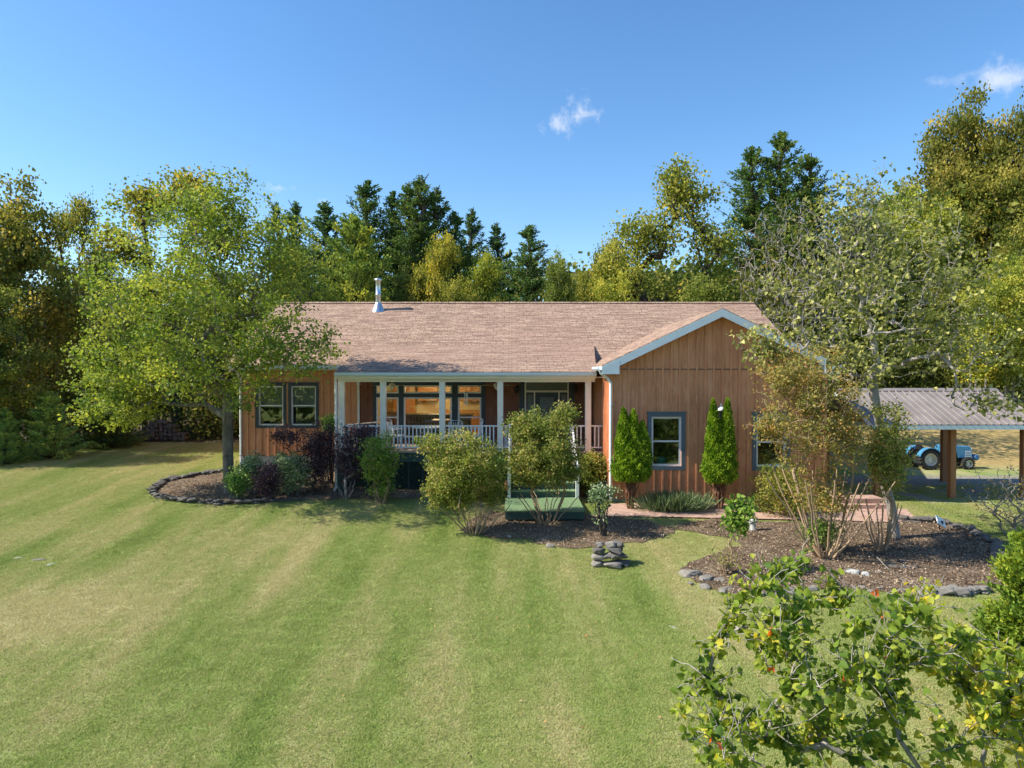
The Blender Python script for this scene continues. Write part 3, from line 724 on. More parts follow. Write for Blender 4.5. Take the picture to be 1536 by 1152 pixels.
mb = MB(); mb.box(X0 + .03, -5.7, YM + .03, YM + .3, -.4, .81); mb.box(X0 + .03, X0 + .3, YM + .3, YB, -.4, .81); hp(mb, 'foundation', M['block'])
# wing
gz = lambda x: 4.06 + .478 * (min(x - WX0, WX1 - x)) + .02
mb = MB(); wallpanel(mb, WX0, WX1, .0, 3.97, YW, ww); battens(mb, WX0 + .05, WX1 - .05, -.02, 3.93, YW, [grow(h, .13) for h in ww])
mb.prism([(WX0, YW - .018, 3.985), (WX1, YW - .018, 3.985), (WX1, YW - .018, gz(WX1)), ((WX0 + WX1) / 2, YW - .018, gz(6.31)), (WX0, YW - .018, gz(WX0))], (0, .1, 0))
battens(mb, WX0 + .05, WX1 - .05, 3.93, lambda x: gz(x) - .01, YW - .018, [])
mb.box(WX0 - .02, WX0 + .09, YW - .045, YW + .03, -.02, 4.0); mb.box(WX1 - .09, WX1 + .02, YW - .045, YW + .03, -.02, 4.0)
hp(mb, 'wing_wall', M['siding'])
for a_, b_, s_ in ((WX0 - .001, WX0 + .1, 0), (WX1 - .1, WX1 + .001, 1)):
    mb = MB(); mb.box(a_, b_, YW + .03, YM, -.3, 4.1)
    for i in range(16): mb.box(b_ if s_ else a_ - .027, b_ + .027 if s_ else a_, YW + .25 + i * .25, YW + .295 + i * .25, -.02, 4.02)
    hp(mb, 'wing_side_wall', M['siding'])
mb = MB(); mb.box(WX0 + .02, WX1 - .02, YW + .02, YW + .3, -.6, -.005); hp(mb, 'wing_foundation', M['block'])
mb = MB(); mb.box(WX0 + .12, WX1 - .12, YW + .022, YW - .035 + .02, 3.962, 3.985); hp(mb, 'siding_joint_flashing', M['navy'])
# roofs
def slab(mb, a, b, c, d, th):
    """sloped slab through four top corners"""
    t = [Vector(q) for q in (a, b, c, d)]; n = len(mb.v); mb.v += [tuple(q) for q in t] + [tuple(q - Vector((0, 0, th))) for q in t]
    for f in ((0, 1, 2, 3), (7, 6, 5, 4), (0, 4, 5, 1), (1, 5, 6, 2), (2, 6, 7, 3), (3, 7, 4, 0)): mb.f.append(tuple(n + i for i in f))
EY, EZ, RY, RZ = 24.9, 4.16, 30.8, 4.16 + .478 * 5.9
RX0, RX1 = X0 - .35, X1 + .42
mb = MB(); slab(mb, (RX0, EY, EZ), (RX1, EY, EZ), (RX1, RY, RZ), (RX0, RY, RZ), .1); slab(mb, (RX1, 2 * RY - EY, EZ), (RX0, 2 * RY - EY, EZ), (RX0, RY, RZ), (RX1, RY, RZ), .1)
x = RX0
while x < RX1 - .02:                                                # ridge caps
    e = min(x + .33, RX1); mb.prism([(x, RY - .15, RZ - .035), (x, RY, RZ + .04), (x, RY + .15, RZ - .035), (x, RY, RZ + .02)], (e - x, 0, 0)); mb.v[-1] = mb.v[-1]; x += .30
roof = hp(mb, 'roof', M['shingle'])
def roofz(y): return EZ + .478 * (y - EY)
GX = 6.31; WE0, WE1 = 2.705, 9.92; WEZ = 4.09; WRZ = WEZ + .478 * (GX - WE0); YF = 20.8
yv = lambda z: EY + (z - EZ) / .478
mb = MB()
for s, e in ((1, WE0), (-1, WE1)):
    t = [(e, YF, WEZ), (GX, YF, WRZ), (GX, yv(WRZ) + .1, WRZ), (e, yv(WEZ) + .1, WEZ)]
    if s > 0: t = [t[0], t[1], t[2], t[3]]
    slab(mb, *t, .1)
hp(mb, 'wing_roof', M['shingle_x'])
PX0, PX1, PY, PZ = -5.76, 2.74, 22.5, 3.90; PYT = 26.4; PZT = roofz(PYT) + .03
mb = MB(); slab(mb, (PX0, PY, PZ), (PX1, PY, PZ), (3.13, PYT, PZT), (PX0, PYT, PZT), .06)
mb.prism([(PX0 + .02, EY - .02, PZ - .1), (PX0 + .02, EY, 4.5), (PX0 + .02, PYT - .05, PZT - .05), (PX0 + .02, EY, EZ)], (.04, 0, 0))
mb.poly([(PX1 + .1, 23.1, 4.08), (3.1, PYT, PZT - .05), (3.1, PYT, 4.1)])
hp(mb, 'porch_roof', M['shingle'])
# fascia / rakes
mb = MB()
for e in (WE0, WE1):
    mb.prism([(e, YF - .03, WEZ - .03), (GX, YF - .03, WRZ - .03), (GX, YF - .03, WRZ - .27), (e, YF - .03, WEZ - .27)], (0, .028, 0))
mb.prism([(WE0 + .005, YF - .034, WEZ - .27), (WE0 + .005, YF - .034, WEZ - .05), (WE0 + .52, YF - .034, WEZ + .14), (WE0 + .52, YF - .034, WEZ - .27)], (0, .4, 0))
mb.prism([(WE1 - .005, YF - .034, WEZ - .27), (WE1 - .005, YF - .034, WEZ - .05), (WE1 - .52, YF - .034, WEZ + .14), (WE1 - .52, YF - .034, WEZ - .27)], (0, .4, 0))
hp(mb, 'gable_fascia', M['fascia'])
mb = MB()
for e in (WE0, WE1):
    slab(mb, (e, YF, WEZ - .12), (GX, YF, WRZ - .12), (GX, YW, WRZ - .12), (e, YW, WEZ - .12), .02)
hp(mb, 'gable_soffit', M['cream'])
def gutter(name, a, b, mat=None):
    mb = MB(); a = Vector(a); b = Vector(b); d = b - a
    if abs(d.x) > abs(d.y): prof = [(0, 0, 0), (0, -.085, 0), (0, -.12, .05), (0, -.125, .12), (0, -.11, .12), (0, -.105, .055), (0, -.08, .015), (0, -.01, .015), (0, -.01, .12), (0, 0, .12)]
    else: prof = [(0, 0, 0), (-.085, 0, 0), (-.12, 0, .05), (-.125, 0, .12), (-.11, 0, .12), (-.105, 0, .055), (-.08, 0, .015), (-.01, 0, .015), (-.01, 0, .12), (0, 0, .12)]
    mb.prism([a + Vector(q) for q in prof], d); return hp(mb, name, mat or M['fascia'])
gutter('gutter', (PX0, PY - .0, PZ - .15), (PX1, PY - .0, PZ - .15))
gutter('gutter', (RX0, EY - .0, EZ - .15), (PX0 - .03, EY - .0, EZ - .15))
gutter('gutter', (WE0, YF - .03, WEZ - .16), (WE0, PY - .1, WEZ - .16))
mb = MB(); mb.box(PX0 + .01, PX1 - .01, PY + .003, PY + .03, PZ - .23, PZ - .06); hp(mb, 'porch_fascia', M['cream'])
mb = MB(); mb.box(RX0, PX0 - .02, EY + .003, EY + .03, EZ - .2, EZ - .03)
hp(mb, 'eave_fascia', M['fascia']); mb = MB()
mb.prism([(RX0 - .02, EY, EZ - .2), (RX0 - .02, RY, RZ - .2), (RX0 - .02, RY, RZ - .02), (RX0 - .02, EY, EZ - .02)], (.022, 0, 0)); mr_ = MB(); mr_.prism([(RX1, EY, EZ - .2), (RX1, RY, RZ - .2), (RX1, RY, RZ - .02), (RX1, EY, EZ - .02)], (.022, 0, 0))
mb.prism([(RX0 - .02, 2 * RY - EY, EZ - .2), (RX0 - .02, RY, RZ - .2), (RX0 - .02, RY, RZ - .02), (RX0 - .02, 2 * RY - EY, EZ - .02)], (.022, 0, 0))
hp(mb, 'rake_fascia', M['fascia']); hp(mr_, 'rake_fascia', M['fascia'])
mb = MB(); mb.box(RX0 + .01, PX0 + .2, EY + .03, YM, EZ - .2, EZ - .185); hp(mb, 'eave_soffit', M['cream'])
mb = MB(); mb.box(PX0 + .05, WX0, PY + .03, YM, 3.70, 3.73); hp(mb, 'porch_ceiling', M['cream'])
mb = MB(); mb.box(PX0 + .05, PX1 - .02, 22.72, 22.88, 3.56, 3.70); hp(mb, 'porch_beam', M['cream'])
# downpipes
def downpipe(pts, straps=()):
    mb = MB(); mb.tube(pts, .045, 8)
    for (x, y, z) in straps: mb.box(x - .08, x + .08, y - .055, y + .02, z - .012, z + .012)
    return hp(mb, 'downpipe', M['white'])
downpipe([(2.66, YF + .12, 3.93), (2.70, YF + .16, 3.84), (2.93, YW - .10, 3.68), (3.01, YW - .10, 3.55), (3.01, YW - .10, .1), (3.01, YW - .22, -.02)], [(3.01, YW - .06, 2.9), (3.01, YW - .06, 1.2)])
downpipe([(-5.72, PY - .05, 3.76), (-5.76, PY + .1, 3.6), (-5.76, 22.62, 3.45), (-5.76, 22.62, .12), (-5.78, 22.45, .04)], [(-5.76, 22.66, 2.4)])
xl = P(362, 600, YM).x
downpipe([(xl, EY - .05, EZ - .14), (xl, YM - .3, EZ - .35), (xl, YM - .07, EZ - .5), (xl, YM - .07, .3), (xl + .02, YM - .25, .2)], [(xl, YM - .03, 1.55)])
xl = P(538.5, 600, YM).x
downpipe([(xl, YM - .07, 3.7), (xl, YM - .07, 1.3)], [(xl, YM - .03, 3.45)])
# windows
def window(h, y, kind='dh', trim=None, tm='slate', blind=0, tw=.1, f=.05, proud=-.025):
    a, b, c, d = h; root = None
    mb = MB(); yy = y - proud
    mb.box(a, a + f, yy, yy + .07, c, d); mb.box(b - f, b, yy, yy + .07, c, d); mb.box(a + f, b - f, yy, yy + .07, c, c + f); mb.box(a + f, b - f, yy, yy + .07, d - f, d)
    if kind == 'dh': m = (c + d) / 2; mb.box(a + f, b - f, yy + .005, yy + .065, m - .025, m + .025)
    root = hp(mb, 'window', M['white'])
    mg = MB(); mg.poly([(a + f, yy + .035, c + f), (b - f, yy + .035, c + f), (b - f, yy + .035, d - f), (a + f, yy + .035, d - f)]); hp(mg, 'glass_pane', M['glass'], root)
    if trim:
        mt = MB(); t = tw; q = .035
        mt.box(a - t, a - .002, y - q, y + .02, c - t, d + t); mt.box(b + .002, b + t, y - q, y + .02, c - t, d + t); mt.box(a - .002, b + .002, y - q, y + .02, d + .002, d + t)
        mt.box(a - .002, b + .002, y - q, y + .02, c - t, c - .002)
        if trim == 'cap': mt.box(a - t - .03, b + t + .03, y - q - .03, y + .01, d + t, d + t + .035)
        hp(mt, 'window_trim', M[tm], root)
    if blind:
        ml = MB(); z = d - f; lo = d - f - (d - c) * blind
        while z > lo: ml.box(a + f, b - f, y + .13, y + .155, z - .028, z - .003); z -= .034
        hp(ml, 'window_blind', M['blind'], root)
    return root
M['blind'] = simple('blind_slats', (.50, .50, .46), .6, .05, 4)
for h in lw: window(h, YM, 'dh', 'cap', 'navy', .5)
for h in pw_t: window(h, YM, 'fx', f=.055, proud=.045)
for i, h in enumerate(pw_m): window(h, YM, 'fx' if i == 1 else 'dh', f=.06, proud=.045)
for h in ww: window(h, YW, 'dh', 'cap', 'slate', 0, .12, f=.06)
# dark surround panels on the porch wall
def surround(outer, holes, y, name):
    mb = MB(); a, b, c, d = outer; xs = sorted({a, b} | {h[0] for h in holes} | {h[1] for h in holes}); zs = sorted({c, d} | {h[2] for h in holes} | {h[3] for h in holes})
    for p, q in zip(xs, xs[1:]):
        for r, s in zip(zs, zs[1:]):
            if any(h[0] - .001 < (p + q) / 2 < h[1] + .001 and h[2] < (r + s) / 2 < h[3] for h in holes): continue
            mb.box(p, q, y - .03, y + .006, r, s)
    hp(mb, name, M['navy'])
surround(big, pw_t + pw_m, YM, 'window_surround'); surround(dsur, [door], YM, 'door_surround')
# door
a, b, c, d = door; dm = MB(); f = .05; yy = YM - .045; tz = P(0, 587, YM).z
dl, dr = P(803, 0, YM).x, P(838, 0, YM).x
dm.box(a, a + f, yy, yy + .09, c, d); dm.box(b - f, b, yy, yy + .09, c, d); dm.box(a + f, b - f, yy, yy + .09, d - f, d); dm.box(a + f, b - f, yy + .003, yy + .087, tz - .035, tz + .035)
dm.box(dl - .05, dl, yy + .002, yy + .088, c, tz - .035); dm.box(dr, dr + .05, yy + .002, yy + .088, c, tz - .035)
dframe = hp(dm, 'door_frame', M['cream'])
def leafed(name, x0, x1, z0, z1, gx, gz0, gz1, par, y):
    mb = MB(); mb.box(x0, x0 + gx, y, y + .045, z0, z1); mb.box(x1 - gx, x1, y, y + .045, z0, z1); mb.box(x0 + gx, x1 - gx, y, y + .045, z0, gz0); mb.box(x0 + gx, x1 - gx, y, y + .045, gz1, z1)
    o_ = hp(mb, name, M['navy'], par); mg = MB(); mg.box(x0 + gx, x1 - gx, y + .015, y + .03, gz0, gz1); hp(mg, 'leaded_pane', M['leaded'], par)
    return o_
leafed('door_leaf', dl, dr, c + .01, tz - .035, .17, 1.9, tz - .22, dframe, yy + .02)
leafed('sidelight', a + f, dl - .05, c + .01, tz - .035, .05, 1.8, tz - .12, dframe, yy + .025)
leafed('sidelight', dr + .05, b - f, c + .01, tz - .035, .05, 1.8, tz - .12, dframe, yy + .025)
mg = MB(); mg.box(a + f, b - f, yy + .03, yy + .045, tz + .035, d - f); hp(mg, 'transom_pane', M['leaded'], dframe)
mb = MB(); mb.lathe([(0, -.02), (.03, -.02), (.035, .01), (.015, .03), (.015, .06)], (dl + .09, yy - .0, 2.25), 10, Matrix.Rotation(R(90), 3, 'X')); hp(mb, 'door_handle', M['steel'], dframe)
# interior behind the porch windows
mb = MB(); z1 = 3.68
mb.poly([(-6, YM + .15, FL), (2.6, YM + .15, FL), (2.6, 32, FL), (-6, 32, FL)]); hp(mb, 'room_floor', M['oak'])
mb = MB(); mb.poly([(-6, 32, FL), (2.6, 32, FL), (2.6, 32, z1), (-6, 32, z1)]); mb.poly([(-6, YM + .15, FL), (-6, 32, FL), (-6, 32, z1), (-6, YM + .15, z1)]); mb.poly([(2.6, YM + .15, FL), (2.6, 32, FL), (2.6, 32, z1), (2.6, YM + .15, z1)])
mb.poly([(-6, YM + .15, z1), (2.6, YM + .15, z1), (2.6, 32, z1), (-6, 32, z1)]); hp(mb, 'room_walls', M['inside'])
mb = MB()
for (x0_, x1_, z0_, z1_) in ((-5.4, -4.4, FL, 3.3), (-4.3, -3.4, 2.6, 3.4), (-2.4, -1.2, 2.6, 3.4), (-1.1, .2, 2.3, 3.4), (-3.3, .2, FL, 2.15)):
    mb.box(x0_, x1_, 31.4, 31.98, z0_, z1_); n_ = max(1, int((x1_ - x0_) / .4))
    for i in range(n_): w_ = (x1_ - x0_) / n_; mb.box(x0_ + i * w_ + .03, x0_ + (i + 1) * w_ - .03, 31.37, 31.395, z0_ + .04, z1_ - .04)
hp(mb, 'kitchen_cabinets', M['oak'])
mb = MB(); mb.box(-4.4, -1.7, 28.2, 29, FL, 2.12); mb.box(-4.5, -1.6, 28.1, 29.1, 2.121, 2.17); hp(mb, 'kitchen_island', M['darkwood'])
mb = MB(); mb.box(-4.9, -4.1, 26.6, 26.7, FL, 2.35); mb.box(-4.9, -4.1, 26.1, 26.7, FL + .2, 1.85); hp(mb, 'indoor_armchair', M['oak']); mb = MB(); mb.tube([(-2.6, 27, FL), (-2.6, 27, 2.0)], .04, 8); mb.box(-3.1, -2.1, 26.6, 27.4, 2.0, 2.04); hp(mb, 'indoor_table', M['oak'])
for k in range(3):
    x_ = -3.55 + k * .28; mb = MB(); mb.lathe([(0, .10), (.05, .09), (.085, .02), (.07, -.05), (0, -.07)], (x_, 28.5, 3.42), 12); hp(mb, 'pendant_lamp', M['bulb'], smooth=True)
ll = bpy.data.lights.new('kitchen_light', 'POINT'); ll.energy = 75; ll.color = (1, .74, .40); ll.shadow_soft_size = .3; lo_ = bpy.data.objects.new('kitchen_light', ll); COL.objects.link(lo_); lo_.location = (-3.2, 29.6, 3.2); lo_.parent = HOUSE; lo_.matrix_parent_inverse = Matrix.Translation(-HOUSE.location)
# dim rooms behind the other windows
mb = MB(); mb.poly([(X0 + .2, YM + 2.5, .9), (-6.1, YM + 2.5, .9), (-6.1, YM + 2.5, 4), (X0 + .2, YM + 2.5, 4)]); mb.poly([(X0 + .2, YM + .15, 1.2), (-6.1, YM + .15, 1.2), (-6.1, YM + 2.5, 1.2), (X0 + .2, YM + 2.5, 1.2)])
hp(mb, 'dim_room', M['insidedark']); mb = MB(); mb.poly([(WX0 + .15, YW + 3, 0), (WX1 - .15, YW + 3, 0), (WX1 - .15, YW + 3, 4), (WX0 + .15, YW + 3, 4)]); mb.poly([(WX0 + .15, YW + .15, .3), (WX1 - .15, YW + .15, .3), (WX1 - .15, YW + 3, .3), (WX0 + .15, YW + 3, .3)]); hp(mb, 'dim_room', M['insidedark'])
# chimney pipe
pc = P(567.5, 465, 29.99); cz = roofz(pc.y)
mb = MB(); mb.lathe([(.30, -.13), (.26, .03), (.20, .10), (.135, .28), (.12, .30)], (pc.x, pc.y, cz), 20); flash = hp(mb, 'chimney_flashing', M['steel'], smooth=True)
mb = MB(); mb.lathe([(.115, .2), (.115, .62), (.122, .63), (.122, .66), (.115, .67), (.115, 1.2), (.122, 1.21), (.122, 1.25)], (pc.x, pc.y, cz), 20); hp(mb, 'chimney_pipe', M['steel'], smooth=True)
mb = MB(); mb.lathe([(.10, 1.24), (.17, 1.25), (.175, 1.30), (.10, 1.36), (0, 1.38)], (pc.x, pc.y, cz), 20); hp(mb, 'chimney_cap', M['steel'], smooth=True)
# porch deck
mb = MB(); yb = 22.62
n_ = 22
for i in range(n_): y0 = yb + (YM - yb) * i / n_; mb.box(-5.75, WX0 - .01, y0 + .003, y0 + (YM - yb) / n_ - .003, FL - .035, FL)
hp(mb, 'porch_deck', M['woodgrey'])
mb = MB(); mb.box(-5.78, WX0 - .03, 22.68, 22.72, FL - .34, FL - .037); mb.box(-5.78, -5.74, 22.72, YM, FL - .34, FL - .037); hp(mb, 'deck_rim', M['green'])
mb = MB()                                                           # skirt: posts and diagonal lattice
for x in np.arange(-5.7, 3.0, .46): mb.box(x - .03, x + .03, 22.715, 22.75, -.15, FL - .34)
za, zb = -.15, FL - .34; x = -5.75
while x < 2.95:
    for s in (1, -1):
        x2 = x + s * (zb - za); A = Vector((x, 22.735 + .012 * s, za)); B = Vector((x2, 22.735 + .012 * s, zb))
        for lim, key in ((-5.75, -1), (2.95, 1)):
            if B.x * key > lim * key: t = (lim - A.x) / (B.x - A.x); B = A.lerp(B, t)
        if (B - A).length > .05: mb.bar(A, B, .01, .042, up=(0, 1, 0) if False else (0, -1, 0))
    x += .10
hp(mb, 'porch_lattice', M['lattice'])
mb = MB(); mb.box(-5.7, 2.9, 23.0, 23.05, -.3, FL - .36); hp(mb, 'skirt_backing', M['lattice'])
# posts
posts = [P(px, 600, 22.8).x for px in (512.5, 575, 663.5, 750.5, 882)]
for i, x in enumerate(posts):
    mb = MB(); w_ = .095; mb.box(x - w_, x + w_, 22.8 - w_, 22.8 + w_, FL, 3.56)
    mb.box(x - w_ - .015, x + w_ + .015, 22.8 - w_ - .015, 22.8 + w_ + .015, FL, FL + .12) if False else None
    hp(mb, 'porch_post', M['cream'], bevel=.006)
mb = MB(); mb.box(-5.72, -5.52, 22.6, 22.675, -.2, FL); hp(mb, 'deck_corner_post', M['green'])
SX0, SX1 = -.06, 1.96
def railing(x0, x1):
    mb = MB(); y = 22.8; mb.box(x0, x1, y - .045, y + .045, 2.09, 2.13); mb.box(x0, x1, y - .02, y + .02, 1.38, 1.42); n = max(3, round((x1 - x0) / .125))
    for i in range(1, n): x = x0 + (x1 - x0) * i / n; mb.box(x - .019, x + .019, y - .019, y + .019, 1.42, 2.09)
    hp(mb, 'porch_railing', M['white'])
w_ = .1
railing(posts[0] + w_, posts[1] - w_); railing(posts[1] + w_, posts[2] - w_); railing(posts[2] + w_, posts[3] - w_); railing(posts[3] + w_, SX0 - .05); railing(SX1 + .05, posts[4] - w_); railing(posts[4] + w_, WX0 - .02)
for x in (SX0, SX1): mb = MB(); mb.box(x - .05, x + .05, 22.75, 22.85, FL, 2.18); hp(mb, 'newel_post', M['white'])
# stairs down to the landing
LZ = .05; LY0, LY1 = 19.05, 21.1
nst = 6; rise = (FL - LZ) / nst; run = (22.66 - LY1) / (nst - 1) 
mb = MB()
for i in range(1, nst): z = LZ + rise * i; y = LY1 + run * (i - 1); mb.box(SX0 + .02, SX1 - .02, y, y + run + .02, z - .04, z)
hp(mb, 'stair_tread', M['deckgreen'])
mb = MB()
for i in range(1, nst + 1): z = LZ + rise * i; y = LY1 + run * (i - 1); mb.box(SX0 + .03, SX1 - .03, y + .03, y + .05, z - rise, z - .041)
hp(mb, 'stair_riser', M['green'])
for x in (SX0 - .03, SX1 + .03):
    mb = MB(); mb.bar((x, LY1 + .02, LZ + .12), (x, 22.66, FL - .06), .045, .28); mb.bar((x, LY1 - .02, LZ + .98), (x, 22.78, 2.10), .05, .06)
    mb.box(x - .05, x + .05, LY1 - .1, LY1, LZ, LZ + 1.02)
    for i in range(1, 12): t = i / 12; y = LY1 + (22.76 - LY1) * t; z = LZ + (FL - LZ) * t; mb.box(x - .018, x + .018, y - .018, y + .018, z + .14, z + .95)
    hp(mb, 'stair_railing', M['white'])
l0, l1 = P(760.5, 0, 20).x * 1.0, 0
lx0, lx1 = (758 - 768) / F * LY0, (876 - 768) / F * LY0 + .02
mb = MB(); n_ = 14
for i in range(n_): y0 = LY0 + (LY1 - LY0) * i / n_; mb.box(lx0 - .02, lx1 + .02, y0 + .003, y0 + (LY1 - LY0) / n_ - .003, LZ - .035, LZ)
hp(mb, 'landing_deck', M['deckgreen'])
mb = MB(); mb.box(lx0, lx1, LY0 + .02, LY0 + .06, LZ - .24, LZ - .037); mb.box(lx0, lx0 + .04, LY0 + .06, LY1, LZ - .24, LZ - .037); mb.box(lx1 - .04, lx1, LY0 + .06, LY1, LZ - .24, LZ - .037)
for x in (lx0 + .1, (lx0 + lx1) / 2, lx1 - .15): mb.box(x, x + .09, LY0 + .07, LY0 + .16, -.6, LZ - .04)
hp(mb, 'landing_frame', M['green'])
# wall lanterns, fans, chime
def lantern(x, y, z, mat, s=1.0, name='wall_lantern'):
    mb = MB(); mb.box(x - .05 * s, x + .05 * s, y - .02, y, z - .1 * s, z + .1 * s); mb.bar((x, y, z), (x, y - .12 * s, z + .02), .02, .02)
    mb.lathe([(.0, -.12), (.03, -.11), (.055, -.10), (.075, .08), (.10, .085), (.06, .14), (.02, .16), (.0, .21)], (x, y - .14 * s, z), 6); o_ = hp(mb, name, mat); return o_
for px in (775, 863): q = P(px, 585, YM); lantern(q.x, YM - .03, q.z, M['darkmetal'])
q = P(1078.5, 618, YW)
mb = MB(); c_ = (q.x, YW - .2, q.z); mb.lathe([(.0, .30), (.015, .26), (.02, .19), (.06, .17), (.125, .10), (.135, .05), (.11, .045)], c_, 12); lan = hp(mb, 'wall_lantern', M['white'], smooth=True)
mb = MB(); mb.lathe([(.10, .05), (.085, -.20), (.05, -.24), (0, -.28)], c_, 6); mb.box(q.x - .06, q.x + .06, YW - .06, YW - .03, q.z - .15, q.z + .1); mb.bar((q.x, YW - .05, q.z), (q.x, YW - .2, q.z + .02), .025, .025); hp(mb, 'lantern_body', M['darkmetal'], lan)
def fan(px):
    q = P(px, 573, 24.0); z = 3.42; c_ = (q.x, 24.0, z)
    mb = MB(); mb.tube([(q.x, 24, 3.70), (q.x, 24, z + .05)], .02, 8); mb.lathe([(0, .08), (.09, .07), (.12, .0), (.08, -.06), (.07, -.10), (0, -.16)], c_, 16); fo_ = hp(mb, 'ceiling_fan', M['cream'], smooth=True)
    for k in range(5):
        a_ = 2 * math.pi * k / 5 + px; d_ = Vector((math.cos(a_), math.sin(a_), 0)); s_ = d_.cross(Vector((0, 0, 1)))
        A = Vector(c_) + d_ * .14; B = Vector(c_) + d_ * .68; mb = MB(); mb.prism([A - s_ * .05, B - s_ * .075, B + s_ * .075, A + s_ * .05], (0, 0, .012)); hp(mb, 'fan_blade', M['woodgrey'], fo_)
fan(588); fan(745)
CH = P(699, 580, 23.2)
mb = MB(); mb.tube([(CH.x, 23.2, 3.7), (CH.x, 23.2, 3.2)], .005, 5); mb.lathe([(0, .01), (.06, .01), (.06, -.01), (0, -.01)], (CH.x, 23.2, 3.2), 12)
ch = mb.build('wind_chime', M['darkwood'], None); setp(ch, 'small wind chime hanging from the porch ceiling in front of the right hand porch window', 'wind chime')
for k in range(5): a_ = k * 1.257; mb = MB(); mb.tube([(CH.x + .05 * math.cos(a_), 23.2 + .05 * math.sin(a_), 3.19), (CH.x + .05 * math.cos(a_), 23.2 + .05 * math.sin(a_), 2.85 - .03 * k)], .01, 6); mb.build('chime_tube', M['steel'], ch)

# ------------------------------------------------------------------ porch furniture
def chair(loc, rz, label):
    e = empty('patio_chair', loc, rz, label, 'chair', 'white metal chairs on the porch')
    mb = MB(); mb.box(-.24, .24, -.24, .24, .42, .45); mb.build('seat', M['white'], e)
    mb = MB()
    for i in range(7): x = -.21 + i * .07; mb.tube([(x, .24, .45), (x, .30, .92)], .011, 6)
    mb.tube([(-.25, .24, .45), (-.25, .31, .92), (-.15, .32, .99), (.15, .32, .99), (.25, .31, .92), (.25, .24, .45)], .016, 6); mb.build('backrest', M['white'], e)
    for sx in (-1, 1):
        for sy in (-1, 1): mb = MB(); mb.tube([(.22 * sx, .22 * sy, .42), (.25 * sx, .26 * sy, 0)], .016, 6); mb.build('leg', M['white'], e)
        mb = MB(); mb.tube([(.25 * sx, -.22, .42), (.26 * sx, -.22, .66), (.26 * sx, .25, .68)], .014, 6); mb.build('armrest', M['white'], e)
chair((-3.95, 23.7, FL), R(75), 'white metal chair on the porch left of the round table')
chair((-1.35, 23.9, FL), R(-80), 'white metal chair on the porch right of the round table')
chair((-2.05, 23.55, FL), R(-150), 'white metal chair on the porch just behind the railing')
e = empty('patio_table', (-2.9, 23.9, FL), 0, 'round white patio table on the porch between white chairs', 'table')
mb = MB(); mb.lathe([(0, .74), (.55, .74), (.56, .72), (.55, .70), (0, .70)], (0, 0, 0), 28); mb.build('tabletop', M['white'], e)
for k in range(4): a_ = k * math.pi / 2 + .4; mb = MB(); mb.tube([(.1 * math.cos(a_), .1 * math.sin(a_), .70), (.12 * math.cos(a_), .12 * math.sin(a_), .3), (.4 * math.cos(a_), .4 * math.sin(a_), 0)], .018, 6); mb.build('leg', M['white'], e)
q = P(541, 635, 23.0)
e = empty('potting_bench', (q.x, 23.3, FL), R(8), 'weathered wooden bench at the left end of the porch', 'bench')
mb = MB()
for i in range(5): mb.box(-.6, .6, -.25 + i * .1, -.16 + i * .1, .86, .89, Matrix.Rotation(R(-4), 4, 'Y'))
mb.build('bench_top', M['woodgrey'], e)
for sx in (-1, 1):
    for sy in (-1, 1): mb = MB(); mb.box(.52 * sx - .03, .52 * sx + .03, .2 * sy - .03, .2 * sy + .03, 0, .84); mb.build('leg', M['woodgrey'], e)
e = empty('storage_tub', (P(989, 690, 21.9).x, 21.75, .9), 0, 'turquoise plastic tub behind the lower sash of the left wing window', 'tub')
mb = MB(); mb.lathe([(0, 0), (.13, 0), (.17, .26), (.18, .27), (.18, .29), (.16, .29), (.12, .03), (0, .03)], (0, 0, 0), 20); mb.build('bucket', M['teal'], e)
mb = MB(); mb.box(-.25, 1.4, -.2, .4, -.06, -.005); 
for x in (-.2, 1.3): mb.box(x, x + .05, -.15, -.1, -.6, -.06); mb.box(x, x + .05, .3, .35, -.6, -.06)
o = mb.build('indoor_shelf', M['woodgrey'], None); o.location = e.location; setp(o, 'low grey shelf behind the left wing window carrying the turquoise tub', 'shelf')
# hanging terracotta ornament left of the stairs
q = G(758, 742)
e = empty('garden_torch', (P(759, 0, 21.0).x, 21.0, gh(-.2, 21)), 0, 'slim orange terracotta garden ornament left of the stair foot', 'ornament')
mb = MB(); mb.tube([(0, 0, 0), (0, 0, .42)], .012, 6); mb.build('stake', M['darkmetal'], e)
mb = MB(); mb.lathe([(0, .40), (.04, .41), (.055, .5), (.045, .6), (.05, .68), (.03, .72), (0, .73)], (0, 0, 0), 12); mb.build('pot', M['terra'], e, smooth=True)
# ------------------------------------------------------------------ carport
CE = empty('carport', (13.6, 23.4, 0), 0, 'open carport with brown ribbed metal roof on stained wooden posts', 'carport')
def cp_(mb, name, mat, parent=None, **kw):
    o = mb.build(name, mat, None, **kw); o.parent = parent or CE; o.matrix_parent_inverse = Matrix.Translation(-CE.location); return o
cx0, cx1, cy0, cyr, cy1 = 11.07, 16.4, 21.2, 23.45, 25.7; cez, crz = P(0, 637, 21.2).z, P(0, 584, 23.45).z
mb = MB(); slab(mb, (cx0, cy0, cez), (cx1, cy0, cez), (cx1, cyr, crz), (cx0, cyr, crz), .02); slab(mb, (cx1, cy1, cez), (cx0, cy1, cez), (cx0, cyr, crz), (cx1, cyr, crz), .02)
x = cx0 + .02
while x < cx1:
    for ya, yb_ in ((cy0 - .02, cyr), (cy1 + .02, cyr)):
        mb.prism([(x - .025, ya, cez), (x + .025, ya, cez), (x + .012, ya, cez + .032), (x - .012, ya, cez + .032)], (0, yb_ - ya, crz - cez))
    x += .2286 
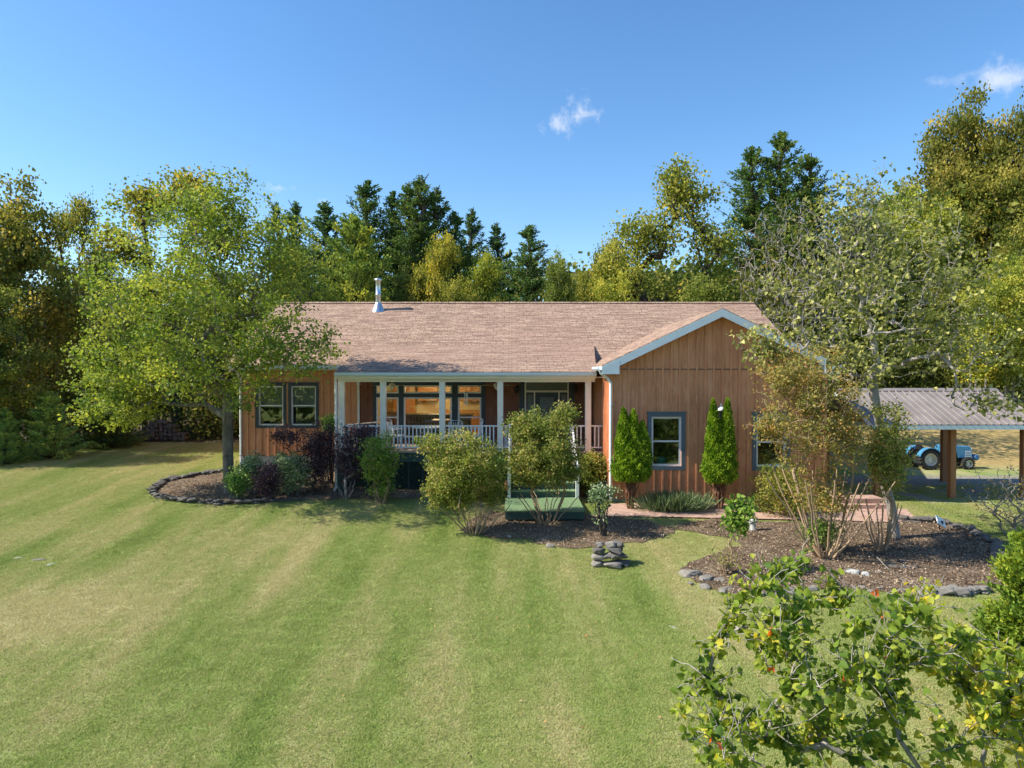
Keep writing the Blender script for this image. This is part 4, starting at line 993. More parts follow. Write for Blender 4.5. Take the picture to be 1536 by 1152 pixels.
mb.prism([(cx0 - .02, cyr - .16, crz - .045), (cx0 - .02, cyr, crz + .045), (cx0 - .02, cyr + .16, crz - .045)], (cx1 - cx0 + .04, 0, 0))
cp_(mb, 'roof', M['tin'])
mb = MB(); mb.box(cx0 + .01, cx1 - .01, cy0 + .0, cy0 + .03, cez - .15, cez - .022)
for x in (cx0, cx1 - .03):
    for s, e_ in ((cy0, cyr), (cy1, cyr)): mb.prism([(x, s, cez - .16), (x, e_, crz - .16), (x, e_, crz - .022), (x, s, cez - .022)], (.03, 0, 0))
cp_(mb, 'roof_fascia', M['fascia'])
mb = MB(); mb.box(cx0 + .3, cx1 - .2, 21.62, 21.78, cez - .0, cez + .14); mb.box(cx0 + .3, cx1 - .2, 25.2, 25.36, cez, cez + .14)
for x in np.arange(cx0 + .3, cx1 - .2, 1.2): mb.box(x, x + .06, 21.8, 25.18, cez + .0, cez + .12)
cp_(mb, 'roof_beams', M['brownpost'])
for (x, y) in ((13.85, 21.75), (16.12, 21.75), (11.5, 21.75), (15.78, 25.25), (11.5, 25.25)):
    mb = MB(); mb.box(x - .085, x + .085, y - .085, y + .085, -.3, cez); cp_(mb, 'carport_post', M['brownpost'])
# ------------------------------------------------------------------ tractor
def tractor():
    D = 29.0; a = P(1368, 700, D); b = P(1465, 700, D); L = b.x - a.x; g = gh((a.x + b.x) / 2, D)
    e = empty('tractor', (a.x, D, P(0, 702, D).z), 0, 'old compact blue farm tractor parked on the dry slope beyond the carport', 'tractor')
    def wheel(x, y, r, w_, nm):
        mt = Matrix.Rotation(R(90), 3, 'X'); we = MB(); we.lathe([(r * .62, -w_ / 2), (r * .9, -w_ / 2), (r, -w_ * .3), (r, w_ * .3), (r * .9, w_ / 2), (r * .62, w_ / 2), (r * .6, 0), (r * .62, -w_ / 2)], (x, y, r), 28, mt)
        for k in range(18):
            a_ = k * math.pi / 9; c_ = Vector((x + math.cos(a_) * r, y, r + math.sin(a_) * r)); we.bar(c_ + Vector((0, -w_ / 2, 0)), c_ + Vector((0, w_ / 2, 0)), .035, .06, up=(math.cos(a_), 0, math.sin(a_)))
        o_ = we.build(nm, M['tyre'], e); rm = MB(); rm.lathe([(0, -.03), (r * .18, -.05), (r * .2, -.01), (r * .5, .02), (r * .62, -w_ * .42), (r * .64, -w_ * .42), (r * .64, w_ * .42), (r * .5, .04), (0, .04)], (x, y, r), 24, mt @ Matrix.Rotation(R(180), 3, 'X')); rm.lathe([(0, -.05), (r * .2, -.06), (r * .5, -.02), (r * .64, -w_ * .42)], (x, y, r), 24, mt); rm.build('rim', M['rim'], o_)
    rr = .42; fr = .24
    for y in (-.45, .45): wheel(.45, y, rr, .26, 'rear_wheel')
    for y in (-.40, .40): wheel(L - .62, y, fr, .14, 'front_wheel')
    mb = MB(); zt = P(0, 667, D).z - e.location.z
    mb.prism([(1.05, -.2, .62), (1.05, -.2, zt - .02), (1.25, -.2, zt), (L - .42, -.2, zt - .06), (L - .34, -.2, zt - .14), (L - .36, -.2, .42), (L - .9, -.2, .45), (L - .95, -.2, .66)], (0, .4, 0)); mb.build('hood', M['ltblue'], e, bevel=.02)
    mb = MB(); mb.box(L - .355, L - .325, -.17, .17, .45, zt - .2)
    for k in range(4): mb.box(L - .62, L - .38, -.207, -.2, .50 + k * .07, .53 + k * .07)
    mb.build('grille', M['white'], e)
    mb = MB(); mb.box(.3, 1.4, -.16, .16, .32, .60); mb.box(1.4, L - .6, -.14, .14, .28, .58); mb.box(L - .72, L - .5, -.4, .4, .2, .28); mb.build('engine', M['darkmetal'], e)
    for y in (-.60, .34):
        mb = MB(); pr = [(math.cos(t) * .49 + .45, y, math.sin(t) * .49 + .42) for t in np.linspace(R(20), R(165), 10)]; pr2 = [(math.cos(t) * .46 + .45, y, math.sin(t) * .46 + .42) for t in np.linspace(R(165), R(20), 10)]
        mb.prism(pr + pr2, (0, .26, 0)); mb.prism([(.85, y + (.24 if y < 0 else 0), .45), (.92, y + (.24 if y < 0 else 0), .6), (.45, y + (.24 if y < 0 else 0), .9), (.2, y + (.24 if y < 0 else 0), .8)], (0, .02, 0)); mb.build('fender', M['ltblue'], e)
    mb = MB(); mb.box(.3, .72, -.2, .2, .72, .78); mb.box(.26, .33, -.2, .2, .76, 1.0); mb.build('seat', M['darkmetal'], e, bevel=.02)
    mb = MB(); mb.tube([(1.1, 0, .8), (.92, 0, 1.05)], .02, 8); c_ = Vector((.92, 0, 1.05)); ring = [c_ + Vector((math.sin(t) * .17 * .5, math.cos(t) * .17, math.sin(t) * .17 * .8)) for t in np.linspace(0, 2 * math.pi, 17)]; mb.tube(ring, .014, 6); mb.build('steering_wheel', M['darkmetal'], e)
    mb = MB(); xx = P(1430, 0, D).x - a.x; mb.tube([(xx, -.05, zt - .05), (xx, -.05, zt + .55)], .025, 8); mb.build('exhaust_pipe', M['steel'], e)
    mb = MB(); mb.bar((L - .36, 0, .45), (L - .16, 0, .45), .3, .08); mb.lathe([(0, -.2), (.10, -.2), (.13, -.15), (.13, .15), (.10, .2), (0, .2)], (L - .12, 0, .46), 16, Matrix.Rotation(R(90), 3, 'X')); mb.build('front_weight', M['blue'], e)
    for y in (-.17, .13): mb = MB(); mb.lathe([(0, -.01), (.05, 0), (.06, .03), (.02, .06)], (L - .33, y + .02, zt - .16), 12, Matrix.Rotation(R(-90), 3, 'Y')); mb.build('headlight', M['rim'], e)
tractor()
#@@PLANTS
# ------------------------------------------------------------------ background trees (meshes shared by copies)
def bl(name, seed, lobes, **kw):
    rng = np.random.default_rng(seed); d = dict(trunk_h=2.4, base_r=.2, limbs=10, mids=60, twigs=340, leaves=76, lsize=.13, spread=.27, leafm=M['lf_oak'], barkm=M['bark'], rtip=.012); d.update(kw)
    th = d.pop('trunk_h'); return broadleaf(name, lobes, th, rng, **d)
K = {}
# nominal height 10, nominal crown width 7
K['dense'] = bl('dense_tree', 1, [(0, 0, 5.2, 3.3, 3.3, 3.0, 4), (.6, 0, 8.0, 2.0, 2, 1.7, 1.6), (-1.9, .5, 3.6, 1.8, 2, 1.9, 1.2), (1.9, -.5, 3.2, 1.7, 2, 1.9, 1.2)], twigs=360)
K['round'] = bl('round_tree', 2, [(-.5, 0, 6.6, 2.6, 2.6, 2.4, 3), (1.5, 0, 5, 2.1, 2.2, 2.2, 2), (-1.6, 0, 3.6, 2.0, 2.1, 2.2, 2), (.3, 0, 8.4, 1.5, 1.5, 1.3, 1), (.9, 0, 2.6, 1.8, 1.6, 1.5, .8)], twigs=360)
K['tall'] = bl('tall_tree', 3, [(0, 0, 8.0, 1.9, 1.9, 1.9, 2), (-1.3, 0, 6.1, 2.0, 2.1, 1.8, 2), (1.4, 0, 5.3, 2.0, 2, 2.2, 2), (0, 0, 3.2, 2.8, 2.5, 2.0, 1.6)], trunk_h=3.2, leaves=74, clump=.7)
K['thin'] = bl('thin_tree', 4, [(-1.2, 0, 8.8, 1.0, 1, .7, 1.3), (.9, 0, 9.1, 1.1, 1, .7, 1.3), (1.9, 0, 7.2, 1.2, 1, .9, 1.2), (-2.1, 0, 7.0, 1.1, 1.1, .8, 1.1), (0, 0, 5.6, 1.6, 1.4, 1.1, 1), (-1.6, 0, 4.2, 1.4, 1.4, 1, .8)], trunk_h=4, leaves=42, twigs=170, mids=45, wig=.12, barkm=M['barkdark'], shell=.6)
K['open'] = bl('open_tree', 5, [(.4, 0, 8.6, 1.25, 1.3, 1.2, 2.0), (-1.2, 0, 7.0, 1.3, 1.4, .9, 1.5), (1.6, 0, 6.6, 1.1, 1.4, 1.2, 1.2), (-2.4, 0, 5.4, 1.1, 1.4, 1.1, 1.3), (2.1, 0, 4.4, 1.2, 1.4, 1.3, 1), (0, 0, 4.4, 2.2, 1.8, 1.4, 1.6), (-1.7, 0, 2.9, 1.9, 1.8, 1.5, 1.6), (1.3, 0, 2.4, 1.9, 1.8, 1.4, 1.2)], trunk_h=2.4, twigs=400, leaves=46, clump=.5, wig=.11, barkm=M['barkdark'], lsize=.12, spread=.27, base_r=.28, shell=.6, rtip=.014)
K['twiggy'] = bl('twiggy_tree', 6, [(0, 0, 6.2, 3.3, 3, 3.3, 3), (-.6, 0, 3.8, 3, 2.8, 2.4, 1.4)], trunk_h=2.2, twigs=950, leaves=4, lsize=.13, barkm=M['twig'], rtip=.012, base_r=.16, wig=.13, shell=.6)
def cf(name, seed, **kw):
    d = dict(nb=190, per=100, lsize=.12, barkm=M['barkdark'], leafm=M['lf_cedar']); d.update(kw); return conifer(name, 16, d.pop('Rm', 3.0), np.random.default_rng(seed), **d)
K['cedar'] = cf('cedar', 21, irr=.85, taper=.62, nb=430, up_=.38, fat=.075); K['spire'] = cf('spire', 22, Rm=2.2, nb=340, irr=.85, taper=.7, up_=.38, fat=.08); K['broadcedar'] = conifer('broad_cedar', 10, 3.4, np.random.default_rng(23), taper=.55, nb=260, per=120, lsize=.15, irr=.6, up_=.3, fat=.09, barkm=M['barkdark'], leafm=M['lf_cedar'])
BG = [
 # kind, centre px, top px, distance, width px, tint, label, name
 ('tall', 18, 252, 31, 215, (1.5, 1.2, .9), 'tall olive and rust leaved tree standing at the far left edge of the photo', 'broadleaf_tree'),
 ('thin', 112, 283, 35, 125, (1.35, 1.25, .9), 'crooked sparse tree with bare dark limbs between the left edge tree and the yard maple', 'broadleaf_tree'),
 ('thin', 262, 243, 37, 250, (1.5, 1.25, .75), 'tall thin golden topped tree whose tufts rise above the yard maple', 'broadleaf_tree'),
 ('tall', -190, 330, 27.5, 230, (1.0, .95, .8), 'tall tree beyond the left edge of the photo that shades the far lawn', 'broadleaf_tree'),
 ('dense', 75, 415, 34, 190, (1.05, 1.1, .9), 'dark green bushy tree low in the left treeline under the crooked sparse tree', 'broadleaf_tree'),
 ('round', -30, 400, 27.5, 190, (1.05, 1.1, .9), 'shadowy tree cut off by the left edge of the photo beneath the tall olive tree', 'broadleaf_tree'),
 ('cedar', 152, 372, 50, 130, (.7, .8, .8), 'dark cedar seen through the gap left of the yard maple', 'cedar_tree'),
 ('dense', 215, 400, 38, 190, (.85, .9, .8), 'dark green tree directly behind the left half of the yard maple', 'broadleaf_tree'),
 ('dense', 340, 390, 41, 190, (.9, 1, .8), 'mid green tree directly behind the right half of the yard maple', 'broadleaf_tree'),
 ('spire', 414, 303, 52, 58, (.8, .95, 1.0), 'left of the two small cedar spires just right of the yard maple', 'cedar_tree'),
 ('spire', 442, 300, 52, 64, (.8, .95, 1.0), 'right of the two small cedar spires just right of the yard maple', 'cedar_tree'),
 ('spire', 487, 302, 47, 90, (.8, .95, 1.0), 'ragged low topped cedar between the twin spires and the tall cedar left of the chimney', 'cedar_tree'),
 ('cedar', 551, 272, 46, 120, (.85, .95, .9), 'tall cedar with a pointed top just left of the chimney pipe', 'cedar_tree'),
 ('cedar', 590, 288, 46, 90, (.85, .95, .8), 'narrow cedar behind the chimney pipe', 'cedar_tree'),
 ('spire', 612, 274, 45, 80, (1.0, 1.0, .8), 'left spire of the tallest ragged cedar clump right of the chimney', 'cedar_tree'),
 ('spire', 632, 262, 45, 90, (1.0, 1.0, .8), 'highest spire of the ragged cedar clump right of the chimney', 'cedar_tree'),
 ('spire', 655, 280, 46, 80, (.95, .95, .8), 'right spire of the tallest ragged cedar clump right of the chimney', 'cedar_tree'),
 ('cedar', 682, 318, 46, 80, (.8, .9, .8), 'dark cedar sloping down right of the tallest cedar clump', 'cedar_tree'),
 ('spire', 708, 312, 49, 62, (.75, .9, .95), 'lone narrow cedar spire above the yellow leaved tree', 'cedar_tree'),
 ('spire', 744, 334, 49, 62, (.75, .9, .95), 'small leaning cedar spire right of the yellow leaved tree', 'cedar_tree'),
 ('cedar', 795, 338, 44, 100, (.85, 1.0, .9), 'open pointed cedar standing alone above the middle of the roof', 'cedar_tree'),
 ('broadcedar', 530, 322, 40, 230, (2.0, 1.6, .8), 'wide spreading cedar with olive sprays behind the left part of the roof', 'cedar_tree'),
 ('broadcedar', 440, 365, 39.5, 170, (1.6, 1.4, .8), 'rounded olive cedar between the yard maple and the wide spreading cedar', 'cedar_tree'),
 ('round', 662, 332, 40, 112, (1.9, 1.55, .8), 'yellow crowned broadleaf tree behind the roof right of the chimney', 'broadleaf_tree'),
 ('dense', 610, 385, 41, 110, (.8, .95, .9), 'dark green tree between the chimney and the yellow crowned tree', 'broadleaf_tree'),
 ('round', 728, 362, 39.5, 105, (1.55, 1.6, .8), 'lime green leafy tree right of the yellow crowned tree', 'broadleaf_tree'),
 ('dense', 690, 400, 38.5, 110, (1.3, 1.25, .8), 'low yellow green bushy tree just above the roof ridge left of the centre', 'broadleaf_tree'),
 ('dense', 838, 362, 41, 85, (.95, 1.1, .8), 'small dark leafy tree just right of the lone open cedar', 'broadleaf_tree'),
 ('open', 1012, 228, 41, 262, (1.75, 1.55, 1.0), 'big spreading tree with dark limbs showing above the right part of the roof', 'broadleaf_tree'),
 ('round', 915, 340, 43, 120, (1.7, 1.5, .85), 'yellow green tree left of the big spreading tree', 'broadleaf_tree'),
 ('dense', 930, 395, 39, 130, (1.8, 1.7, .9), 'low bright yellow green tree touching the ridge left of the gable', 'broadleaf_tree'),
 ('dense', 1050, 400, 38, 150, (1.0, 1.15, .8), 'low green tree just above the ridge behind the gable peak', 'broadleaf_tree'),
 ('cedar', 1128, 222, 45, 120, (.9, 1.0, .75), 'left peak of the dark cedar group behind the thin yard tree', 'cedar_tree'),
 ('cedar', 1172, 200, 45, 130, (.95, 1.0, .7), 'tallest dark cedar of the group behind the thin yard tree', 'cedar_tree'),
 ('cedar', 1212, 232, 46, 120, (.9, .95, .7), 'right shoulder of the dark cedar group behind the thin yard tree', 'cedar_tree'),
 ('twiggy', 1190, 262, 33, 220, (.9, .8, .6), 'grey nearly leafless tree in front of the dark cedar group', 'broadleaf_tree'),
 ('dense', 1130, 395, 37, 130, (.65, .75, .65), 'dark green tree low behind the right end of the roof', 'broadleaf_tree'),
 ('twiggy', 1300, 240, 45, 100, (.8, .8, .6), 'bare topped thin tree breaking the skyline right of the dark cedars', 'broadleaf_tree'),
 ('round', 1345, 265, 50, 150, (1.6, 1.7, .9), 'lime topped tree in the dip of the skyline left of the tall rusty tree', 'broadleaf_tree'),
 ('dense', 1290, 310, 47, 150, (1.0, 1.05, .8), 'olive tree on the slope just below the dip of the skyline', 'broadleaf_tree'),
 ('tall', 1448, 122, 55, 180, (1.3, 1.05, .8), 'tall rusty brown topped tree highest on the right hillside', 'broadleaf_tree'),
 ('tall', 1545, 118, 52, 170, (1.2, 1.0, .8), 'tall olive brown tree cut off by the right edge at the top of the hillside', 'broadleaf_tree'),
 ('dense', 1490, 235, 52, 190, (1.25, 1.1, .75), 'broad olive tree under the two tallest hillside trees', 'broadleaf_tree'),
 ('round', 1400, 285, 48, 170, (1.55, 1.5, .85), 'yellow olive tree below the tall rusty tree', 'broadleaf_tree'),
 ('dense', 1330, 360, 45, 150, (1.0, 1.0, .8), 'dull green tree behind the upper crown of the thin yard tree', 'broadleaf_tree'),
 ('round', 1420, 390, 44, 150, (1.25, 1.2, .8), 'olive tree left of the bright yellow tree on the hillside', 'broadleaf_tree'),
 ('round', 1512, 368, 40, 150, (1.75, 1.7, 1.0), 'bright yellow green tree at the right edge above the carport', 'broadleaf_tree'),
 ('dense', 1560, 280, 45, 160, (1.3, 1.2, .8), 'olive tree at the right edge above the bright yellow tree', 'broadleaf_tree'),
 ('dense', 1390, 455, 42, 130, (.85, .95, .75), 'low dark tree on the slope directly above the carport ridge', 'broadleaf_tree'),
 ('dense', 1240, 400, 43, 150, (.8, .9, .75), 'dark tree behind the right end of the wing roof', 'broadleaf_tree'),
 ('round', 1465, 470, 41, 110, (1.5, 1.5, .85), 'low lime green tree above the right end of the carport', 'broadleaf_tree'),
 ('dense', 1300, 470, 41, 140, (.8, .9, .75), 'dark low tree behind the left end of the carport roof', 'broadleaf_tree'),
 ('round', 1190, 480, 38, 120, (.8, .95, .75), 'dark green tree low behind the wing roof valley', 'broadleaf_tree'),
]
rb = random.Random(4)
NOMW = {'dense': 7.6, 'round': 7.2, 'tall': 6.8, 'thin': 6.6, 'open': 7.6, 'twiggy': 7.2, 'cedar': 2.9, 'spire': 1.8, 'broadcedar': 6.4}
for (k, px, top, D, wp, tint, label, nm) in BG:
    q = P(px, top, D); gz_ = gh(q.x, D); H = q.z - gz_; sw = wp / F * D / NOMW[k]
    plant(nm, K[k], (q.x, D, gz_), label, 'cedar tree' if 'cedar' in nm else 'tree', 'trees of the woods behind the yard', rb.uniform(-.35, .35) if k in ('open', 'thin', 'round', 'tall') else rb.uniform(0, 6.2), (sw, sw, H / (16.0 if k in ('cedar', 'spire') else 10.15)), tuple((c * .72 + sum(tint) / 3 * .28) * 1.0 for c in tint))
# slim pale trunks on the hillside
for i, (px, top) in enumerate([(1455, 510), (1463, 500), (1478, 490), (1508, 480), (1520, 500)]):
    D = 38.6 + i * .3; q = P(px, top, D); g_ = gh(q.x, D); e = empty('sapling', (q.x, D, g_), 0, ['first', 'second', 'third', 'fourth', 'fifth'][i] + ' from the left of the slim pale saplings above the carport roof', 'sapling', 'slim saplings above the carport')
    H = q.z - g_; rr = np.random.default_rng(i); mb = MB(); mb.tube([(0, 0, -.2), (.05, 0, H * .4), (-.05 + .1 * i % .13, 0, H)], [.06, .045, .015], 6); mb.build('trunk', M['barkpale'], e)
    c_ = np.stack([rr.normal(size=500) * .5, rr.normal(size=500) * .5, H * (.45 + .55 * rr.random(500))], 1); link('crown', leaf_mesh('sapling_crown', c_, np.zeros((500, 3)), rr.uniform(.08, .16, 500), rr.random(500), rr, M['lf_oak']), None, e).color = (1.9, 1.8, .9, 1)
# uncounted wood mass and undergrowth
def mass(name, samples, size, seed, label, tint, mat):
    rng = np.random.default_rng(seed); cen = np.array(samples); cl = rng.random(len(cen)); 
    o = link(name, leaf_mesh(name, cen, np.zeros((len(cen), 3)), size * rng.uniform(.6, 1.4, len(cen)), cl, rng, mat)); o.color = (*tint, 1); setp(o, label, 'woods', kind='stuff'); return o
rng = np.random.default_rng(77); S = []
for i in range(1500):
    px = rng.uniform(-120, 1650); D = rng.uniform(50, 66); x = (px - 768) / F * D; g_ = gh(x, D)
    lim = 470 if px < 430 else (388 if px < 700 else 405 if px < 1150 else 400 - (px - 1150) * .5)
    if 60 < px < 180: lim = 440
    top = min(g_ + 13, P(px, lim, D).z); zc = g_ + (top - g_) * rng.random()
    S.append(np.array([x, D, zc]) + rng.normal(size=(42, 3)) * np.array([1.3, 1.0, .9]))
mass('distant_woods', np.concatenate(S), .42, 78, 'deep green wood filling the gaps between the background trees', (.85, .9, .75), M['lf_oak'])
S = []
for i in range(900):                                                # undergrowth along the edge of the mown lawn, left and right
    if i < 600: t = rng.random(); x = -27 + t * 19; y = 28.6 + t * 8.6 + abs(rng.normal()) * 1.6; h = rng.uniform(.1, 2.6)
    else: x = rng.uniform(10, 34); y = 39.5 + abs(rng.normal()) * 3; h = rng.uniform(.1, 2.0)
    if -19.2 < x < -15.5 and y < 35 + 1.5 and h > .1 and y < 37 and False: continue
    if y < 37 and 192 < 768 + F * x / y < 282: continue
    S.append(np.array([x, y, gh(x, y) + h]) + rng.normal(size=(46, 3)) * np.array([.5, .45, .3]))
mass('undergrowth', np.concatenate(S), .13, 79, 'tangled dark undergrowth along the edge of the woods', (.8, .85, .75), M['lf_oak'])
S = []
for i in range(130):
    x = rng.uniform(-21, -14); y = rng.uniform(36.6, 39.5); S.append(np.array([x, y, gh(x, y) + rng.uniform(.3, 4)]) + rng.normal(size=(60, 3)) * np.array([.5, .4, .35]))
mass('brush_behind_logs', np.concatenate(S), .14, 82, 'dark brush behind the log pile', (.8, .85, .75), M['lf_oak'])
S = []
for i in range(800):
    x = rng.uniform(-12, 16); y = rng.uniform(-6, 3.6); S.append(np.array([x, y, gh(x, y) + rng.uniform(.1, 2.0)]) + rng.normal(size=(26, 3)) * np.array([.5, .4, .15]))
mass('thicket', np.concatenate(S), .2, 81, 'low dark thicket below the camera, mirrored in the window glass', (.8, .85, .7), M['lf_oak'])
S = []
for i in range(420):
    a_ = rng.uniform(R(200), R(340)); r_ = rng.uniform(30, 42); x = math.cos(a_) * r_ ; y = math.sin(a_) * r_ ; 
    S.append(np.array([x, y, gh(x, y) + rng.uniform(.5, 11)]) + rng.normal(size=(30, 3)) * np.array([1.8, 1.8, 1.2]))
mass('facing_woods', np.concatenate(S), .75, 80, 'dark woods on the other side of the lawn, mirrored in the window glass', (.9, .95, .8), M['lf_oak'])
# junipers and thicket at the left
for (px, py, top, wp, D_, tint, label) in [(75, 688, 588, 105, 28.2, (2.4, 2.3, 2.0), 'feathery grey green juniper bush at the left lawn edge'), (8, 695, 612, 70, 27.0, (1.9, 1.9, 1.7), 'feathery juniper bush cut off by the left edge of the photo'), (165, 672, 600, 110, 31.5, (1.0, 1.0, .9), 'dark low bush between the juniper and the log pile')]:
    q = P(px, top, D_); g_ = gh(q.x, D_); sw = wp / F * D_ / 6.0; plant('juniper_bush', K['broadcedar'], (q.x, D_, g_ - .4), label, 'bush', None, 1.3 * px, (sw, sw, (q.z - g_ + .4) / 10), tint)
# log pile
lg = MB(); lg.lathe([(0, 0), (.085, .0), (.10, .01), (.10, .5), (0, .5)], (0, 0, 0), 10, Matrix.Rotation(R(-90), 3, 'X'))
lq = P(236, 640, 34.0); li = 0; lme = None
rb = random.Random(8)
for row in range(5):
    for k in range(12 - row * 2 + (row % 2)):
        s_ = rb.uniform(.75, 1.35); x = lq.x - 1.0 + row * .2 + k * .215; z = gh(lq.x, 34) + .10 + row * .19
        if lme is None: o = lg.build('log', M['oak_log'], None); lme = o.data
        else: o = bpy.data.objects.new('log', lme); COL.objects.link(o)
        o.location = (x, 33.8 + rb.uniform(-.05, .05), z); o.scale = (s_, 1, s_); o.rotation_euler = (0, rb.random() * 6, 0)
        setp(o, 'cut round log in the log pile by the woods left of the maple trunk', 'log', 'logs in the pile by the woods')
# ------------------------------------------------------------------ the yard maple on the left
q = G(343, 741)
ms = broadleaf('yard_maple', [(-.8, -.7, 6.5, 3.5, 3.5, 2.9, 6), (-3.0, -.3, 4.3, 2.0, 2.0, 1.5, 2.2), (-3.4, -.2, 3.1, 1.5, 1.6, 1.0, 1.2), (2.4, -1.4, 4.6, 1.6, 1.6, 1.0, 1.6), (0, -.4, 9.0, 2.0, 1.8, 1.3, 1.4), (.0, -1.6, 3.9, 2.4, 2.0, 1.2, 1.6), (1.9, 0, 7.4, 1.4, 1.5, 1.6, 1)], 3.1, np.random.default_rng(42), base_r=.165, limbs=20, mids=170, twigs=1150, leaves=33, lsize=.088, spread=.17, leafm=M['lf_river'], barkm=M['bark'], hang=.5, rtip=.006, shell=.5)
plant('maple_tree', ms, q, 'large leafy green tree with a rough grey trunk rising from the stone ringed left bed', 'tree')
# thin yard tree on the right
q = G(1346, 808)
ms = broadleaf('thin_yard_tree', [(-.9, 0, 6.6, 2.6, 2.4, 2.4, 4), (-1.8, -.3, 4.6, 1.7, 1.6, 1.1, 1.2), (-3.7, -.8, 4.9, .75, .7, .55, .5), (1.3, -.4, 4.9, 1.7, 1.6, 1.1, 1.3), (1.9, -.9, 3.6, 1.2, 1.0, .5, .6), (-.8, 0, 8.6, 1.3, 1.2, 1.0, .8), (1.0, 0, 6.9, 1.6, 1.4, 1.2, 1)], 4.2, np.random.default_rng(17), lean=(-.7, 0), base_r=.115, limbs=14, mids=120, twigs=1050, leaves=6, lsize=.085, spread=.13, leafm=M['lf_sparse'], barkm=M['barkpale'], hang=.9, rtip=.005, shell=.55, wig=.09, tmpl=LEAF_H, clump=.35)
plant('redbud_tree', ms, q, 'thin leaved tree with pale branching trunk in the right mulch bed', 'tree')
# ------------------------------------------------------------------ shrubs
def shrub(name, base, top, x0, x1, ybot, seed, label, cat='shrub', leafm='lf_crape', bark='barktan', stems=9, twigs=260, leaves=40, ls=.052, ry=None, spread=.10, group=None, D=None, clump=.5, tint=(1, 1, 1), hang=0, extra=(), spr=None, tmpl=LEAF_D, mids=50, tipr=.005, br=.05):
    b = G(*base) if D is None else Vector((P(base[0], base[1], D).x, D, 0)); 
    if D is not None: b.z = gh(b.x, D)
    s = b.y / F; H = P(base[0], top, b.y).z - b.z; zb = P(base[0], ybot, b.y).z - b.z; cx = ((x0 + x1) / 2 - base[0]) * s; rx = (x1 - x0) / 2 * s; rz = (H - zb) / 2
    lob = [(cx, 0, (H + zb) / 2, rx * .96, (ry or rx * .85), rz * .97, 3), (cx * .6, 0, zb + rz * .55, rx * .75, (ry or rx) * .7, rz * .6, 1)] + [((a - base[0]) * s, dy, P(0, c, b.y).z - b.z, d * s, d * s, e_ * s, f_) for (a, dy, c, d, e_, f_) in extra]
    rng = np.random.default_rng(seed)
    m2 = broadleaf(name, lob, max(.15, zb * .9), rng, base_r=br, limbs=12, mids=mids, twigs=twigs, leaves=leaves, lsize=ls, spread=spread, leafm=M[leafm], barkm=M[bark], stems=stems, stem_spread=spr if spr else rx * .45, rtip=tipr, shell=.55, clump=clump, hang=hang, tmpl=tmpl, wig=.06)
    return plant(name, m2, b, label, cat, group, color=tint)
shrub('crape_myrtle', (820, 788), 606, 756, 874, 735, 101, 'tall leafy crape myrtle in front of the green landing and stairs', stems=13, spr=.55, leaves=46, twigs=640, extra=[(815, -.2, 680, 50, 45, 2.5), (785, 0, 705, 24, 26, .9), (850, 0, 705, 24, 28, .9), (785, 0, 640, 25, 20, .6), (845, 0, 625, 22, 18, .6)])
shrub('crape_myrtle', (712, 800), 642, 628, 758, 750, 102, 'wide low crape myrtle with brown bare stems left of the green landing', stems=13, spr=.6, leaves=46, twigs=640, extra=[(700, -.2, 705, 48, 40, 2.5), (735, 0, 735, 22, 22, .7), (690, 0, 745, 26, 20, .8), (660, 0, 740, 26, 22, 1.0), (650, 0, 670, 24, 20, .6)])
shrub('shrub', (742, 768), 672, 712, 772, 745, 103, 'dark green bush squeezed between the two crape myrtles', leafm='lf_green', bark='barkdark', tint=(.6, .65, .6), D=21.4, twigs=180)
shrub('shrub', (572, 755), 645, 538, 602, 725, 104, 'yellow green upright shrub with bare lower stems under the porch railing', leafm='lf_green', tint=(1.1, 1.0, .8), twigs=230, leaves=36, ls=.05, extra=[(572, 0, 735, 22, 14, .5)])
shrub('purple_shrub', (520, 748), 632, 500, 562, 722, 105, 'purple leaved shrub against the porch corner with pale bare stems', leafm='lf_purple', bark='twig', twigs=220, leaves=26, ls=.05, stems=7, extra=[(545, 0, 650, 22, 14, .7)])
shrub('purple_shrub', (478, 742), 632, 450, 508, 722, 106, 'dark purple leaved shrub below the right hand bedroom window', leafm='lf_purple', bark='barkdark', twigs=220, leaves=30, ls=.05, extra=[(430, .2, 655, 26, 14, .7)])
shrub('purple_shrub', (403, 752), 688, 382, 420, 745, 107, 'small dark purple bush at the front of the left bed', leafm='lf_purple', bark='barkdark', twigs=110, leaves=28, ls=.045)
shrub('shrub', (440, 742), 672, 402, 474, 737, 108, 'low cream and green leaved bush below the bedroom windows', leafm='lf_varieg', bark='twig', twigs=200, leaves=34, ls=.05)
shrub('shrub', (378, 742), 674, 360, 398, 732, 109, 'pale variegated bush beside the downpipe at the left house corner', leafm='lf_varieg', bark='twig', twigs=120, leaves=32, ls=.05)
shrub('shrub', (352, 750), 700, 340, 372, 744, 110, 'small green bush at the foot of the maple trunk', leafm='lf_green', bark='twig', twigs=100, leaves=28, ls=.05, D=None)
shrub('shrub', (497, 735), 618, 483, 512, 650, 111, 'little green conifer tip sticking up beside the porch corner post', leafm='lf_green', bark='barkdark', twigs=60, leaves=30, ls=.05, D=23.6)
shrub('shrub', (892, 752), 672, 862, 920, 738, 112, 'olive bush right of the stairs in front of the dark lattice', leafm='lf_crape', bark='barkdark', twigs=170, leaves=34, ls=.055, D=21.9, tint=(.9, .95, .9))
shrub('rose_bush', (905, 805), 727, 884, 922, 752, 113, 'spindly rose bush with pale leaves beside the corner downpipe', leafm='lf_varieg', bark='barkdark', twigs=50, leaves=16, ls=.06, stems=6, mids=14, extra=[(905, 0, 775, 14, 20, .5)])
